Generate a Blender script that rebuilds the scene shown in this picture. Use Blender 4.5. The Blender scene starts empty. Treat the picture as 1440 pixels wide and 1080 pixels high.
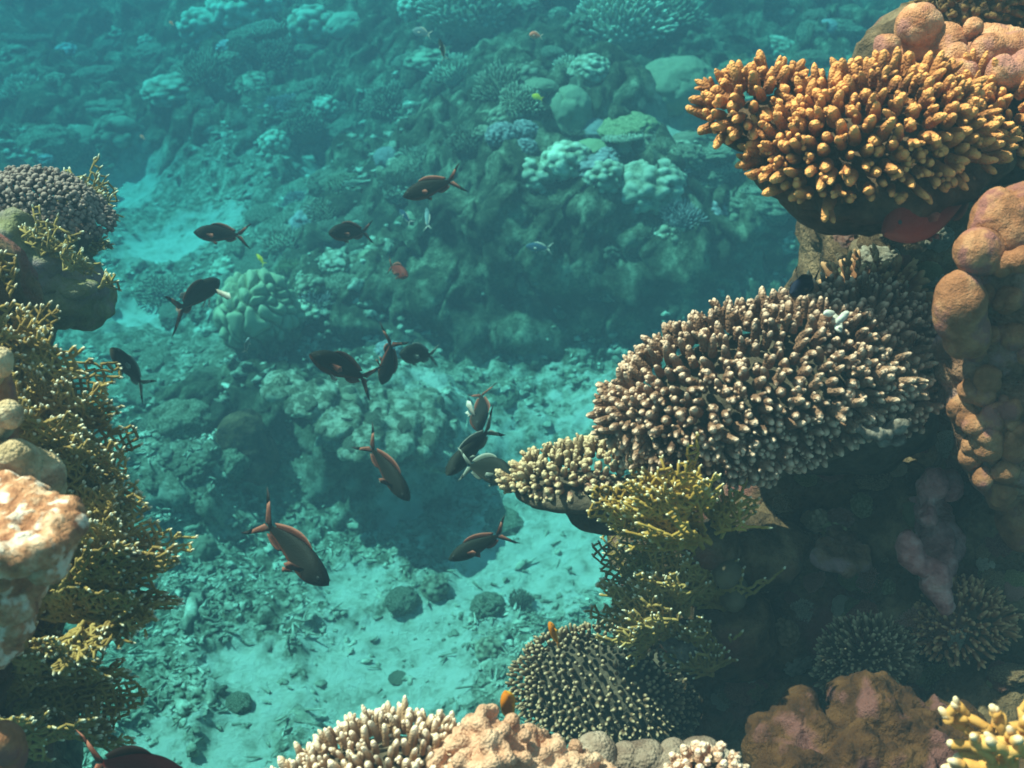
import bpy, bmesh, math, random
import numpy as np
from mathutils import Vector, Matrix
from mathutils.bvhtree import BVHTree

R = math.radians
SC = bpy.context.scene
COL = SC.collection

# ------------------------------------------------------------------ camera
PITCH, HT = 28.0, math.tan(R(25.0))
cam_d = bpy.data.cameras.new('camera'); cam = bpy.data.objects.new('camera', cam_d); COL.objects.link(cam)
cam.location = (0, 0, 0); cam.rotation_euler = (R(90 - PITCH), 0, 0)
cam_d.sensor_width = 36; cam_d.lens = 18 / HT; cam_d.clip_start = 0.02; cam_d.clip_end = 300
cam_d.dof.use_dof = True; cam_d.dof.focus_distance = 1.75; cam_d.dof.aperture_fstop = 9
SC.camera = cam
# ------------------------------------------------------------------ light
SUN = Vector((-0.50, 0.14, 0.86)).normalized()
w = bpy.data.worlds.new('World'); SC.world = w; w.use_nodes = True
nt = w.node_tree; nt.nodes.clear()
sky = nt.nodes.new('ShaderNodeTexSky'); sky.sky_type = 'NISHITA'; sky.sun_disc = False
sky.sun_elevation = math.asin(SUN.z); sky.sun_rotation = math.atan2(SUN.x, SUN.y)
bg = nt.nodes.new('ShaderNodeBackground'); bg.inputs[1].default_value = 0.05
wo = nt.nodes.new('ShaderNodeOutputWorld')
hsv = nt.nodes.new('ShaderNodeHueSaturation'); hsv.inputs['Saturation'].default_value = 0.0
nt.links.new(sky.outputs[0], hsv.inputs['Color']); nt.links.new(hsv.outputs[0], bg.inputs[0]); nt.links.new(bg.outputs[0], wo.inputs[0])
sd = bpy.data.lights.new('sun', 'SUN'); sd.energy = 5.0; sd.angle = R(0.6); sd.color = (1.0, 0.71, 0.50)
sun = bpy.data.objects.new('sun', sd); COL.objects.link(sun)
sun.rotation_euler = SUN.to_track_quat('Z', 'Y').to_euler(); sun.location = (0, 0, 5)
vs = SC.view_settings; vs.view_transform = 'Standard'; vs.look = 'None'; vs.exposure = 1.6; vs.gamma = 1
cy = SC.cycles
cy.max_bounces = 5; cy.diffuse_bounces = 2; cy.glossy_bounces = 1; cy.transmission_bounces = 2
cy.volume_bounces = 0; cy.transparent_max_bounces = 8; cy.use_denoising = True
cy.filter_width = 1.7

# ------------------------------------------------------------------ numeric helpers
cp, sp = math.cos(R(PITCH)), math.sin(R(PITCH))
def ray(px, py):
    xc = (px - 720) / 720 * HT; yc = (540 - py) / 720 * HT
    return np.array([xc, cp + yc * sp, -sp + yc * cp])
def P(px, py, d): return ray(px, py) * d                     # point at depth d in metres
PX = HT / 720
def nrm(v): return v / (np.linalg.norm(v, axis=-1, keepdims=True) + 1e-12)
def hash3(ix, iy, iz, s=0):
    h = (ix.astype(np.int64) * 374761393 + iy.astype(np.int64) * 668265263 + iz.astype(np.int64) * 2147483647 + s * 974634777) & 0xffffffff
    h = ((h ^ (h >> 13)) * 1274126177) & 0xffffffff
    h = ((h ^ (h >> 16)) * 2246822519) & 0xffffffff
    return ((h ^ (h >> 15)) & 0xffffff) / float(0xffffff)
def vnoise(p, s=0):
    i = np.floor(p); f = p - i; f = f * f * (3 - 2 * f); i = i.astype(np.int64); r = 0
    for dx in (0, 1):
        for dy in (0, 1):
            for dz in (0, 1):
                w_ = (f[:, 0] if dx else 1 - f[:, 0]) * (f[:, 1] if dy else 1 - f[:, 1]) * (f[:, 2] if dz else 1 - f[:, 2])
                r = r + w_ * hash3(i[:, 0] + dx, i[:, 1] + dy, i[:, 2] + dz, s)
    return r * 2 - 1
def fbm(p, oct=4, s=0, gain=0.5):
    a, r = 1.0, 0
    for k in range(oct):
        r = r + a * vnoise(p * (2.03 ** k) + 17.3 * k, s + k); a *= gain
    return r
def worley(p, s=0):
    i = np.floor(p).astype(np.int64); f1 = np.full(len(p), 9.0); f2 = f1.copy()
    for dx in (-1, 0, 1):
        for dy in (-1, 0, 1):
            for dz in (-1, 0, 1):
                c = i + np.array([dx, dy, dz])
                q = c + np.stack([hash3(c[:, 0], c[:, 1], c[:, 2], s + k) for k in (1, 2, 3)], 1)
                d = np.linalg.norm(q - p, axis=1)
                m = d < f1
                f2 = np.where(m, f1, np.minimum(f2, d)); f1 = np.where(m, d, f1)
    return f1, f2
def sstep(a, b, x):
    t = np.clip((x - a) / (b - a), 0, 1); return t * t * (3 - 2 * t)

# ------------------------------------------------------------------ mesh helpers
def mesh_np(name, V, quads=None, tris=None, mat=None, tip=None, attrs=None, smooth=True):
    me = bpy.data.meshes.new(name)
    V = np.asarray(V, dtype=np.float32)
    q = np.zeros((0, 4), int) if quads is None or len(quads) == 0 else np.asarray(quads)
    t = np.zeros((0, 3), int) if tris is None or len(tris) == 0 else np.asarray(tris)
    me.vertices.add(len(V)); me.vertices.foreach_set('co', V.ravel())
    loops = np.concatenate([q.ravel(), t.ravel()]).astype(np.int32)
    me.loops.add(len(loops)); me.loops.foreach_set('vertex_index', loops)
    nf = len(q) + len(t); me.polygons.add(nf)
    st = np.concatenate([np.arange(len(q)) * 4, len(q) * 4 + np.arange(len(t)) * 3]).astype(np.int32)
    me.polygons.foreach_set('loop_start', st)
    me.polygons.foreach_set('use_smooth', np.full(nf, smooth))
    if mat: me.materials.append(mat)
    me.update(calc_edges=True); me.validate()
    A = dict(attrs or {})
    A['tip'] = np.zeros(len(V)) if tip is None else tip
    for k, v in A.items():
        a = me.attributes.new(k, 'FLOAT', 'POINT'); a.data.foreach_set('value', np.asarray(v, dtype=np.float32))
    return me
class MB:
    """collects vertex blocks for ONE mesh"""
    def __init__(s): s.V = []; s.Q = []; s.T = []; s.A = []; s.n = 0
    def add(s, V, Q=None, T=None, tip=None):
        V = np.asarray(V, float).reshape(-1, 3)
        if Q is not None and len(Q): s.Q.append(np.asarray(Q) + s.n)
        if T is not None and len(T): s.T.append(np.asarray(T) + s.n)
        s.V.append(V); s.A.append(np.zeros(len(V)) if tip is None else np.asarray(tip, float).ravel()); s.n += len(V)
    def mesh(s, name, mat):
        return mesh_np(name, np.concatenate(s.V), np.concatenate(s.Q) if s.Q else None, np.concatenate(s.T) if s.T else None, mat, np.concatenate(s.A))
def link(name, me, parent=None):
    o = bpy.data.objects.new(name, me); COL.objects.link(o)
    if parent is not None:
        o.parent = parent
    return o
def tag(o, label=None, cat=None, group=None, kind=None):
    if label: o['label'] = label
    if cat: o['category'] = cat
    if group: o['group'] = group
    if kind: o['kind'] = kind
    return o
def empty(name, loc, label, cat, group=None):
    o = bpy.data.objects.new(name, None); COL.objects.link(o); o.location = Vector(loc); o.empty_display_size = 0.05
    return tag(o, label, cat, group)
def localise(me, loc):
    me.transform(Matrix.Translation(-Vector([float(c) for c in loc]))); return me
def copy_tree(o, parent=None):
    c = o.copy(); COL.objects.link(c)
    if parent is not None: c.parent = parent
    for ch in list(o.children): copy_tree(ch, c)
    return c
def frame(D):
    up = np.where(np.abs(D[:, 2:3]) > 0.9, np.array([[1.0, 0, 0]]), np.array([[0, 0, 1.0]]))
    U = nrm(np.cross(up, D)); return U, np.cross(D, U)
FP = [(0, 1), (.25, 1.02), (.5, .98), (.68, .92), (.82, .8), (.91, .62), (.97, .36)]
FPL = [(0, 1), (.5, .95), (.8, .75), (.94, .45)]
def tubes(P0, D, L, R0, R1, S=7, prof=FP, bend=None, lump=0.0, tips=(0.55, 1.0), seed=0, pole=True):
    """N tapered rounded tubes -> V, Q, T, tip, verts per tube"""
    P0 = np.asarray(P0, float); N = len(P0); D = nrm(np.asarray(D, float)); L = np.broadcast_to(L, (N,)); R0 = np.broadcast_to(R0, (N,)); R1 = np.broadcast_to(R1, (N,))
    U, Vv = frame(D); K = len(prof)
    t = np.array([a for a, b in prof]); rs = np.array([b for a, b in prof])
    if bend is None: bend = np.zeros((N, 3))
    C = P0[:, None] + D[:, None] * (L[:, None] * t)[..., None] + bend[:, None] * (L[:, None] * t ** 2)[..., None]
    rad = (R0[:, None] * (1 - t) + R1[:, None] * t) * rs
    a = np.arange(S) * 2 * math.pi / S
    ring = U[:, None, None] * np.cos(a)[None, None, :, None] + Vv[:, None, None] * np.sin(a)[None, None, :, None]
    if lump:
        rg = np.random.default_rng(seed); j = 1 + lump * rg.standard_normal((N, K, S)); j[:, 0] = 1
        rr = rad[..., None] * j
    else: rr = np.repeat(rad[..., None], S, 2)
    ringV = C[:, :, None] + ring * rr[..., None]
    n1 = K * S + 1
    V = np.zeros((N, n1, 3)); V[:, :K * S] = ringV.reshape(N, K * S, 3); V[:, -1] = P0 + D * L[:, None] + bend * L[:, None]
    i = np.arange(K - 1)[:, None] * S; s0 = np.arange(S)[None]; s1 = (s0 + 1) % S
    q = np.stack([i + s0, i + s1, i + S + s1, i + S + s0], -1).reshape(-1, 4)
    tt = np.stack([np.full(S, K * S), (K - 1) * S + np.arange(S), (K - 1) * S + (np.arange(S) + 1) % S], 1)
    off = (np.arange(N) * n1)[:, None, None]
    tipv = np.concatenate([np.repeat(sstep(tips[0], tips[1], t), S), [1.0]])
    return V.reshape(-1, 3), (q[None] + off).reshape(-1, 4), (tt[None] + off).reshape(-1, 3), np.tile(tipv, N), n1
ICO = {}
def ico(n):
    if n not in ICO:
        bm = bmesh.new(); bmesh.ops.create_icosphere(bm, subdivisions=n, radius=1)
        ICO[n] = (np.array([v.co[:] for v in bm.verts]), np.array([[v.index for v in f.verts] for f in bm.faces])); bm.free()
    return ICO[n]
def normals_of(V, F):
    n = np.zeros_like(V); fn = np.cross(V[F[:, 1]] - V[F[:, 0]], V[F[:, 2]] - V[F[:, 0]])
    for k in range(3): np.add.at(n, F[:, k], fn)
    return nrm(n)

# ------------------------------------------------------------------ materials
def material(name, cols, tip=None, scale=20, bump=(60, 0.5, 0.01), rough=0.85, tip_pow=1.0, spots=None, vary=0.12, cells=None, detail=6.0, spec=0.25):
    """cols: 3 base colours mixed by noise; tip: colour at the growing tips (attribute tip); cells=(scale,dist): corallite bump"""
    m = bpy.data.materials.new(name); m.use_nodes = True; nt = m.node_tree; N = nt.nodes; L = nt.links
    b = N['Principled BSDF']; b.inputs['Roughness'].default_value = rough; b.inputs['Specular IOR Level'].default_value = spec
    tc = N.new('ShaderNodeTexCoord'); no = N.new('ShaderNodeTexNoise'); no.inputs['Scale'].default_value = scale; no.inputs['Detail'].default_value = detail
    no.inputs['Roughness'].default_value = 0.62
    L.new(tc.outputs['Object'], no.inputs['Vector'])
    rp = N.new('ShaderNodeValToRGB'); e = rp.color_ramp.elements
    e[0].position = 0.34; e[0].color = (*cols[0], 1); e[1].position = 0.66; e[1].color = (*cols[2], 1)
    k = e.new(0.5); k.color = (*cols[1], 1)
    L.new(no.outputs['Fac'], rp.inputs['Fac']); out = rp.outputs['Color']
    if spots:
        sc_, col_, lo, hi = spots
        n2 = N.new('ShaderNodeTexNoise'); n2.inputs['Scale'].default_value = sc_; n2.inputs['Detail'].default_value = 4
        L.new(tc.outputs['Object'], n2.inputs['Vector'])
        mr = N.new('ShaderNodeMapRange'); mr.inputs[1].default_value = lo; mr.inputs[2].default_value = hi
        L.new(n2.outputs['Fac'], mr.inputs[0])
        mx = N.new('ShaderNodeMix'); mx.data_type = 'RGBA'; L.new(mr.outputs[0], mx.inputs['Factor']); L.new(out, mx.inputs[6]); mx.inputs[7].default_value = (*col_, 1)
        out = mx.outputs[2]
    if tip:
        at = N.new('ShaderNodeAttribute'); at.attribute_name = 'tip'
        pw = N.new('ShaderNodeMath'); pw.operation = 'POWER'; pw.inputs[1].default_value = tip_pow; L.new(at.outputs['Fac'], pw.inputs[0])
        mx = N.new('ShaderNodeMix'); mx.data_type = 'RGBA'; L.new(pw.outputs[0], mx.inputs['Factor']); L.new(out, mx.inputs[6]); mx.inputs[7].default_value = (*tip, 1)
        out = mx.outputs[2]
    if vary:
        oi = N.new('ShaderNodeObjectInfo'); hs = N.new('ShaderNodeHueSaturation')
        mr = N.new('ShaderNodeMapRange'); mr.inputs[3].default_value = 1 - vary; mr.inputs[4].default_value = 1 + vary
        L.new(oi.outputs['Random'], mr.inputs[0]); L.new(mr.outputs[0], hs.inputs['Value']); L.new(out, hs.inputs['Color'])
        out = hs.outputs['Color']
    L.new(out, b.inputs['Base Color'])
    h = None
    if bump:
        n3 = N.new('ShaderNodeTexNoise'); n3.inputs['Scale'].default_value = bump[0]; n3.inputs['Detail'].default_value = 5; n3.inputs['Roughness'].default_value = 0.65
        L.new(tc.outputs['Object'], n3.inputs['Vector'])
        bp = N.new('ShaderNodeBump'); bp.inputs['Strength'].default_value = bump[1]; bp.inputs['Distance'].default_value = bump[2]
        L.new(n3.outputs['Fac'], bp.inputs['Height']); h = bp
    if cells:
        vo = N.new('ShaderNodeTexVoronoi'); vo.inputs['Scale'].default_value = cells[0]; L.new(tc.outputs['Object'], vo.inputs['Vector'])
        b2 = N.new('ShaderNodeBump'); b2.invert = True; b2.inputs['Strength'].default_value = 1.0; b2.inputs['Distance'].default_value = cells[1]
        L.new(vo.outputs['Distance'], b2.inputs['Height'])
        if h: L.new(h.outputs['Normal'], b2.inputs['Normal'])
        h = b2
    if h: L.new(h.outputs['Normal'], b.inputs['Normal'])
    return m
M = {}
M['orange'] = material('orange_coral', [(.14, .04, .018), (.30, .095, .032), (.48, .17, .055)], tip=(.90, .36, .12), scale=13, bump=(150, .6, .002), cells=(300, .0022), tip_pow=1.4)
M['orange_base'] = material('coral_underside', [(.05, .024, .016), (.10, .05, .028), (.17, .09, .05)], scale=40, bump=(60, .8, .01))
M['grey'] = material('grey_coral', [(.11, .045, .026), (.23, .105, .062), (.35, .175, .11)], tip=(.82, .50, .36), scale=14, bump=(150, .5, .002), cells=(260, .0026), tip_pow=2.3)
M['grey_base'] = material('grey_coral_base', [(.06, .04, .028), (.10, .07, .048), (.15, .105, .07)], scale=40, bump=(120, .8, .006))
M['cream'] = material('cream_coral', [(.40, .17, .10), (.62, .31, .20), (.76, .44, .30)], tip=(.92, .60, .46), scale=40, bump=(120, .7, .003), cells=(330, .0022))
M['creamfinger'] = material('cream_finger_coral', [(.26, .13, .07), (.40, .22, .13), (.54, .32, .20)], tip=(.94, .66, .50), scale=25, bump=(90, .4, .003), cells=(350, .0012), tip_pow=1.3)
M['plate'] = material('pale_plate_coral', [(.16, .085, .045), (.30, .17, .085), (.46, .27, .14)], tip=(.74, .50, .30), scale=25, bump=(90, .5, .003), cells=(300, .0015), spots=(9, (.34, .16, .11), .45, .6), tip_pow=1.4)
M['fire'] = material('fire_coral', [(.20, .115, .035), (.34, .205, .06), (.48, .32, .11)], tip=(.92, .78, .60), scale=25, bump=(140, .4, .002), tip_pow=1.0)
M['firegold'] = material('golden_fire_coral', [(.26, .13, .025), (.40, .225, .045), (.54, .34, .085)], tip=(.92, .74, .48), scale=25, bump=(140, .4, .002), tip_pow=1.2)
M['firebright'] = material('orange_branching_coral', [(.60, .24, .05), (.74, .34, .09), (.82, .42, .13)], tip=(.94, .64, .42), scale=25, bump=(140, .4, .002), tip_pow=1.6)
M['purple'] = material('purple_bush_coral', [(.07, .032, .03), (.13, .065, .058), (.21, .12, .10)], tip=(.36, .23, .20), scale=25, bump=(110, .6, .003))
M['darktable'] = material('dark_table_coral', [(.10, .05, .028), (.16, .085, .045), (.23, .13, .07)], tip=(.55, .36, .22), scale=25, bump=(110, .5, .003), tip_pow=1.6)
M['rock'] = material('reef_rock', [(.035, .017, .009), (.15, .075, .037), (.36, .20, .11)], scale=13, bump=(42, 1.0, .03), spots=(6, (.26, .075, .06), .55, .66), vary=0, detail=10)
M['crustbrown'] = material('brown_crusted_coral', [(.16, .05, .022), (.34, .13, .06), (.52, .25, .13)], scale=24, bump=(60, 1.0, .012), spots=(20, (.42, .18, .16), .52, .62), detail=9)
M['crustbrown'] = material('brown_crusted_coral', [(.12, .045, .025), (.28, .12, .07), (.46, .24, .15)], scale=24, bump=(60, 1.0, .01), spots=(20, (.40, .20, .20), .52, .62), cells=(240, .002))
M['olive'] = material('olive_rock', [(.12, .10, .045), (.24, .19, .08), (.38, .30, .16)], scale=16, bump=(45, .9, .02), spots=(14, (.30, .20, .20), .5, .66))
M['moss'] = material('mossy_rock', [(.035, .009, .003), (.085, .027, .007), (.16, .06, .02)], scale=22, bump=(70, 1.0, .014), spots=(15, (.20, .065, .055), .56, .64), detail=10)
M['topbush'] = material('brown_bush', [(.14, .055, .018), (.24, .10, .035), (.36, .16, .06)], scale=22, bump=(70, 1.0, .01))
M['topbush'] = material('brown_bush', [(.12, .06, .02), (.2, .10, .035), (.3, .16, .06)], scale=22, bump=(70, 1.0, .01))
M['pinkrock'] = material('pink_rock', [(.22, .07, .035), (.52, .23, .12), (.80, .52, .36)], scale=38, bump=(70, 1.0, .012), spots=(46, (.85, .66, .55), .52, .60), detail=9)
M['lobe'] = material('brown_lobe_coral', [(.20, .065, .028), (.36, .13, .06), (.52, .23, .12)], scale=26, bump=(110, .9, .006), cells=(420, .0005), detail=9, spots=(28, (.30, .10, .08), .53, .63))
M['lobepink'] = material('pinkish_lobe_coral', [(.38, .12, .055), (.60, .24, .12), (.76, .42, .25)], scale=34, bump=(110, .9, .006), spots=(26, (.45, .17, .13), .5, .60), cells=(400, .0012), detail=9)
M['knob'] = material('cream_knob_coral', [(.40, .25, .13), (.58, .40, .24), (.72, .55, .37)], scale=34, bump=(90, .8, .005), cells=(300, .0018), spots=(30, (.40, .22, .13), .56, .66))
M['pinkcrust'] = material('pink_crust', [(.34, .09, .09), (.56, .19, .18), (.72, .34, .31)], scale=40, bump=(70, 1.0, .012), detail=9)
M['brownlump'] = material('brown_lump_coral', [(.20, .11, .08), (.32, .20, .15), (.46, .31, .24)], scale=30, bump=(90, .8, .006), cells=(280, .002))
M['dimball'] = material('tan_sponge', [(.10, .07, .04), (.15, .10, .06), (.20, .14, .085)], scale=20, bump=(80, .6, .006))
M['scrap'] = material('dead_coral_scrap', [(.09, .06, .045), (.20, .15, .12), (.38, .31, .26)], scale=60, bump=(90, .8, .006))
M['red'] = material('red_branch_coral', [(.20, .06, .025), (.32, .11, .045), (.42, .16, .07)], tip=(.62, .30, .15), scale=25, bump=(110, .5, .003))
M['white'] = material('white_flake', [(.32, .28, .24), (.46, .42, .37), (.62, .58, .52)], scale=60, bump=(90, .5, .003))
# far corals
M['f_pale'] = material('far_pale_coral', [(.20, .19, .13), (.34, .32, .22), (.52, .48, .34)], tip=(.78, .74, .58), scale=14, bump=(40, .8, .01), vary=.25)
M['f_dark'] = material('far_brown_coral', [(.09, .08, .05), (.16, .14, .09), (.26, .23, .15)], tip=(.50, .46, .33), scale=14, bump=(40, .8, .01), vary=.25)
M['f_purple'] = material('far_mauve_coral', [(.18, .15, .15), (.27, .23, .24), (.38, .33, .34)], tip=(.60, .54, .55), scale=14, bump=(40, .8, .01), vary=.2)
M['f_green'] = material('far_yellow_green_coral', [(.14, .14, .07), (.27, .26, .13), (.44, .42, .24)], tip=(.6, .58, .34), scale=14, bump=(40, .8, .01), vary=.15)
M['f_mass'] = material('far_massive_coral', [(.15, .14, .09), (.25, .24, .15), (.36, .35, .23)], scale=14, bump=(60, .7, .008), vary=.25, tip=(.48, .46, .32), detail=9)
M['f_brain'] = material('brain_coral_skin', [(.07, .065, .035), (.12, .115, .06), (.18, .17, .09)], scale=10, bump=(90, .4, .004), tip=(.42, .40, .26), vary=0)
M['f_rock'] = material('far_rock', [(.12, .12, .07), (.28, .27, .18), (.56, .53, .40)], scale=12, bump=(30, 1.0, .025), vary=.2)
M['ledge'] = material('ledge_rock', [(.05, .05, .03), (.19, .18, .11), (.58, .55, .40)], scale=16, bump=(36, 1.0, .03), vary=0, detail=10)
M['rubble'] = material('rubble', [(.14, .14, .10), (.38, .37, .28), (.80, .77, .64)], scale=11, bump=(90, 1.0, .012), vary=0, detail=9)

M['w_brown'] = material('wall_brown_crust', [(.14, .06, .03), (.32, .16, .08), (.52, .32, .19)], scale=12, bump=(40, .8, .01), vary=.35, tip=(.66, .44, .29))
M['w_red'] = material('wall_red_crust', [(.22, .06, .04), (.42, .13, .09), (.56, .24, .17)], scale=12, bump=(40, .8, .01), vary=.35, tip=(.62, .30, .24))
M['w_olive'] = material('wall_olive_crust', [(.12, .09, .035), (.26, .19, .075), (.42, .32, .15)], scale=12, bump=(40, .8, .01), vary=.35, tip=(.55, .44, .24))
M['w_pale'] = material('wall_pale_crust', [(.3, .21, .15), (.5, .37, .28), (.68, .55, .43)], scale=12, bump=(40, .8, .01), vary=.35, tip=(.75, .6, .48))
def terrain_material():
    m = bpy.data.materials.new('seabed'); m.use_nodes = True; nt = m.node_tree; N = nt.nodes; L = nt.links
    b = N['Principled BSDF']; b.inputs['Roughness'].default_value = .95; b.inputs['Specular IOR Level'].default_value = .1
    tc = N.new('ShaderNodeTexCoord')
    def noise(s, d=6, r=.6):
        n = N.new('ShaderNodeTexNoise'); n.inputs['Scale'].default_value = s; n.inputs['Detail'].default_value = d; n.inputs['Roughness'].default_value = r
        L.new(tc.outputs['Object'], n.inputs['Vector']); return n.outputs['Fac']
    def ramp(f, st):
        r = N.new('ShaderNodeValToRGB'); e = r.color_ramp.elements
        e[0].position, e[0].color = st[0][0], (*st[0][1], 1); e[1].position, e[1].color = st[-1][0], (*st[-1][1], 1)
        for p_, c in st[1:-1]:
            k = e.new(p_); k.color = (*c, 1)
        L.new(f, r.inputs[0]); return r.outputs[0]
    sand = ramp(noise(11, 8, .7), [(.36, (.50, .48, .38)), (.46, (.82, .79, .67)), (.56, (.93, .90, .80))])
    rub = ramp(noise(16, 8, .75), [(.36, (.11, .11, .07)), (.48, (.30, .29, .20)), (.58, (.74, .71, .56))])
    reef = ramp(noise(5.5, 10, .78), [(.38, (.03, .03, .018)), (.5, (.12, .115, .07)), (.56, (.26, .25, .16)), (.66, (.62, .60, .42))])
    a1 = N.new('ShaderNodeAttribute'); a1.attribute_name = 'sand'; a2 = N.new('ShaderNodeAttribute'); a2.attribute_name = 'reef'
    # ragged sand border
    ad = N.new('ShaderNodeMath'); ad.operation = 'MULTIPLY_ADD'; L.new(noise(9, 6, .75), ad.inputs[0]); ad.inputs[1].default_value = 2.4; ad.inputs[2].default_value = -1.2
    sm = N.new('ShaderNodeMath'); sm.operation = 'ADD'; L.new(ad.outputs[0], sm.inputs[0]); L.new(a1.outputs['Fac'], sm.inputs[1]); sm.use_clamp = True
    mr = N.new('ShaderNodeMapRange'); mr.inputs[1].default_value = .32; mr.inputs[2].default_value = .62; L.new(sm.outputs[0], mr.inputs[0])
    def mix(f, a, b_):
        x = N.new('ShaderNodeMix'); x.data_type = 'RGBA'; L.new(f, x.inputs['Factor']); L.new(a, x.inputs[6]); L.new(b_, x.inputs[7]); return x.outputs[2]
    c = mix(mr.outputs[0], rub, sand); c = mix(a2.outputs['Fac'], c, reef)
    L.new(c, b.inputs['Base Color'])
    bp = N.new('ShaderNodeBump'); bp.inputs['Strength'].default_value = 1; bp.inputs['Distance'].default_value = .05; L.new(noise(22, 9, .78), bp.inputs['Height'])
    L.new(bp.outputs[0], b.inputs['Normal'])
    return m

# ------------------------------------------------------------------ seabed
def gy(px, py, y): r_ = ray(px, py); return r_ * (y / r_[1])          # seen point at horizontal distance y
def gz(px, py, z): r_ = ray(px, py); return r_ * (z / r_[2])          # seen point at level z
CP = []
for a in [(150, 1080), (400, 1080), (700, 1080), (1000, 1080), (200, 960), (450, 960), (700, 960), (900, 960), (250, 850), (450, 850), (600, 820), (760, 830), (560, 770), (650, 750), (760, 740), (860, 800)]:
    CP.append(gz(*a, -2.8))
for a in [(330, 765, -2.85), (400, 752, -2.88), (480, 752, -2.88), (560, 745, -2.88), (620, 728, -2.85), (280, 760, -2.8),
          (270, 590, -2.45), (220, 640, -2.5), (300, 680, -2.6), (320, 620, -2.5), (180, 560, -2.55), (340, 560, -2.4),
          (560, 580, -2.42), (640, 600, -2.5), (700, 640, -2.65), (740, 570, -2.55), (820, 620, -2.65), (850, 560, -2.5), (620, 530, -2.42), (540, 540, -2.38), (480, 540, -2.32),
          (760, 505, -2.5), (860, 500, -2.5), (940, 520, -2.5), (650, 490, -2.45), (580, 490, -2.42),
          (200, 450, -2.7), (260, 470, -2.65), (240, 520, -2.6), (400, 530, -2.32), (300, 380, -2.55), (220, 320, -2.75), (170, 270, -2.78), (260, 290, -2.7), (130, 420, -2.7),
          (370, 505, -2.42), (440, 480, -2.38), (450, 420, -2.33), (500, 400, -2.35), (390, 350, -2.45), (330, 340, -2.5), (470, 340, -2.5), (470, 260, -2.6), (430, 290, -2.6), (520, 310, -2.4)]:
    CP.append(gz(*a))
for a in [(600, 455, 5.05), (700, 470, 5.05), (800, 475, 5.05), (900, 470, 5.05), (990, 470, 5.0),
          (560, 400, 5.3), (620, 345, 5.45), (700, 330, 5.3), (790, 345, 5.2), (860, 335, 5.2), (960, 350, 5.15), (1060, 340, 5.3), (1130, 330, 5.4), (1130, 450, 5.1),
          (580, 290, 6.1), (650, 260, 6.0), (720, 240, 5.9), (800, 240, 5.8), (900, 250, 5.7), (1000, 240, 5.9), (1100, 230, 6.2),
          (600, 200, 6.8), (700, 180, 6.6), (800, 170, 6.5), (900, 190, 6.2), (1000, 170, 6.6), (650, 110, 7.6), (750, 110, 7.4), (850, 100, 7.2), (960, 110, 7.2), (1080, 110, 7.4),
          (600, 40, 8.8), (700, 30, 8.8), (800, 30, 8.6), (900, 20, 8.6), (1000, 40, 8.6), (1150, 30, 8.6), (700, -30, 10), (950, -30, 10), (1200, -30, 10), (1300, 200, 7), (1400, 50, 9), (1300, 400, 5.5),
          (540, 200, 7.4), (540, 110, 8.4), (500, 40, 9.8), (400, 240, 7.7), (330, 250, 7.9), (320, 190, 8.2), (400, 150, 8.7), (300, 130, 9.2), (400, 70, 9.9), (330, 30, 10.8),
          (220, 200, 8.9), (150, 170, 9.4), (80, 200, 8.8), (40, 240, 8.2), (60, 120, 10), (160, 90, 10.5), (240, 60, 10.8), (80, 40, 11.6), (0, 120, 10), (-100, 100, 10), (200, 0, 12), (400, -30, 12), (0, -30, 13)]:
    CP.append(gy(*a))
for px_, y_, z_ in [(340, 4.05, -2.8), (400, 4.1, -2.8), (460, 4.1, -2.8), (520, 4.1, -2.8), (580, 4.05, -2.8), (400, 4.45, -2.36), (470, 4.4, -2.36), (540, 4.35, -2.42), (600, 4.25, -2.5)]:
    CP.append(np.array([(px_ - 720) * PX * 4.7, y_, z_]))
for a in [(-12, 14, -.9), (-6, 16, -.9), (0, 16, -.7), (6, 15, -.6), (12, 14, -.5), (-14, 20, -.1), (0, 21, -.1), (14, 20, -.1), (8, 8, -1.2), (12, 8, -.7), (4, 3, -2.6), (8, 2, -2), (12, 0, -1.5),
          (-8, 9, -1.6), (-13, 8, -1), (-5, 5, -2.4), (-8, 4, -2), (-12, 1, -1.5), (-3, 2, -2.75), (-6, -3, -2.4), (0, 0, -2.9), (3, -3, -2.8), (0, -5, -2.8), (12, -5, -2), (-12, -5, -2), (1.5, 1.5, -2.85), (-1.5, 1, -2.85)]:
    CP.append(np.array(a, float))
CP = np.array(CP)
def rb(d): return np.sqrt(d * d + 0.0016)
_A = rb(np.linalg.norm(CP[:, None, :2] - CP[None, :, :2], axis=2)); n_ = len(CP)
_S = np.zeros((n_ + 1, n_ + 1)); _S[:n_, :n_] = _A + np.eye(n_) * -0.015; _S[:n_, n_] = 1; _S[n_, :n_] = 1
_W = np.linalg.lstsq(_S, np.append(CP[:, 2], 0), rcond=None)[0]
def base_h(x, y):
    r = np.full(x.shape, _W[n_])
    for k in range(n_): r = r + _W[k] * rb(np.hypot(x - CP[k, 0], y - CP[k, 1]))
    return r
SANDS = [gz(545, 945, -2.8), gz(370, 965, -2.8), gz(500, 820, -2.8), gz(770, 770, -2.8), gz(690, 820, -2.8), gz(330, 1050, -2.8), gz(210, 1060, -2.8), gz(610, 880, -2.8), gz(330, 930, -2.8), gz(480, 1060, -2.8)]
SRAD = [.42, .18, .18, .40, .22, .2, .18, .17, .12, .17]
SANDS2 = [(gz(690, 590, -2.5), .42), (gz(800, 560, -2.5), .40), (gz(600, 560, -2.45), .25), (gz(170, 280, -2.78), .5), (gz(250, 350, -2.7), .5), (gz(470, 265, -2.6), .28), (gz(200, 450, -2.7), .28), (gy(960, 215, 6.1), .3), (gz(560, 610, -2.42), .12), (gz(760, 660, -2.7), .22)]
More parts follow.
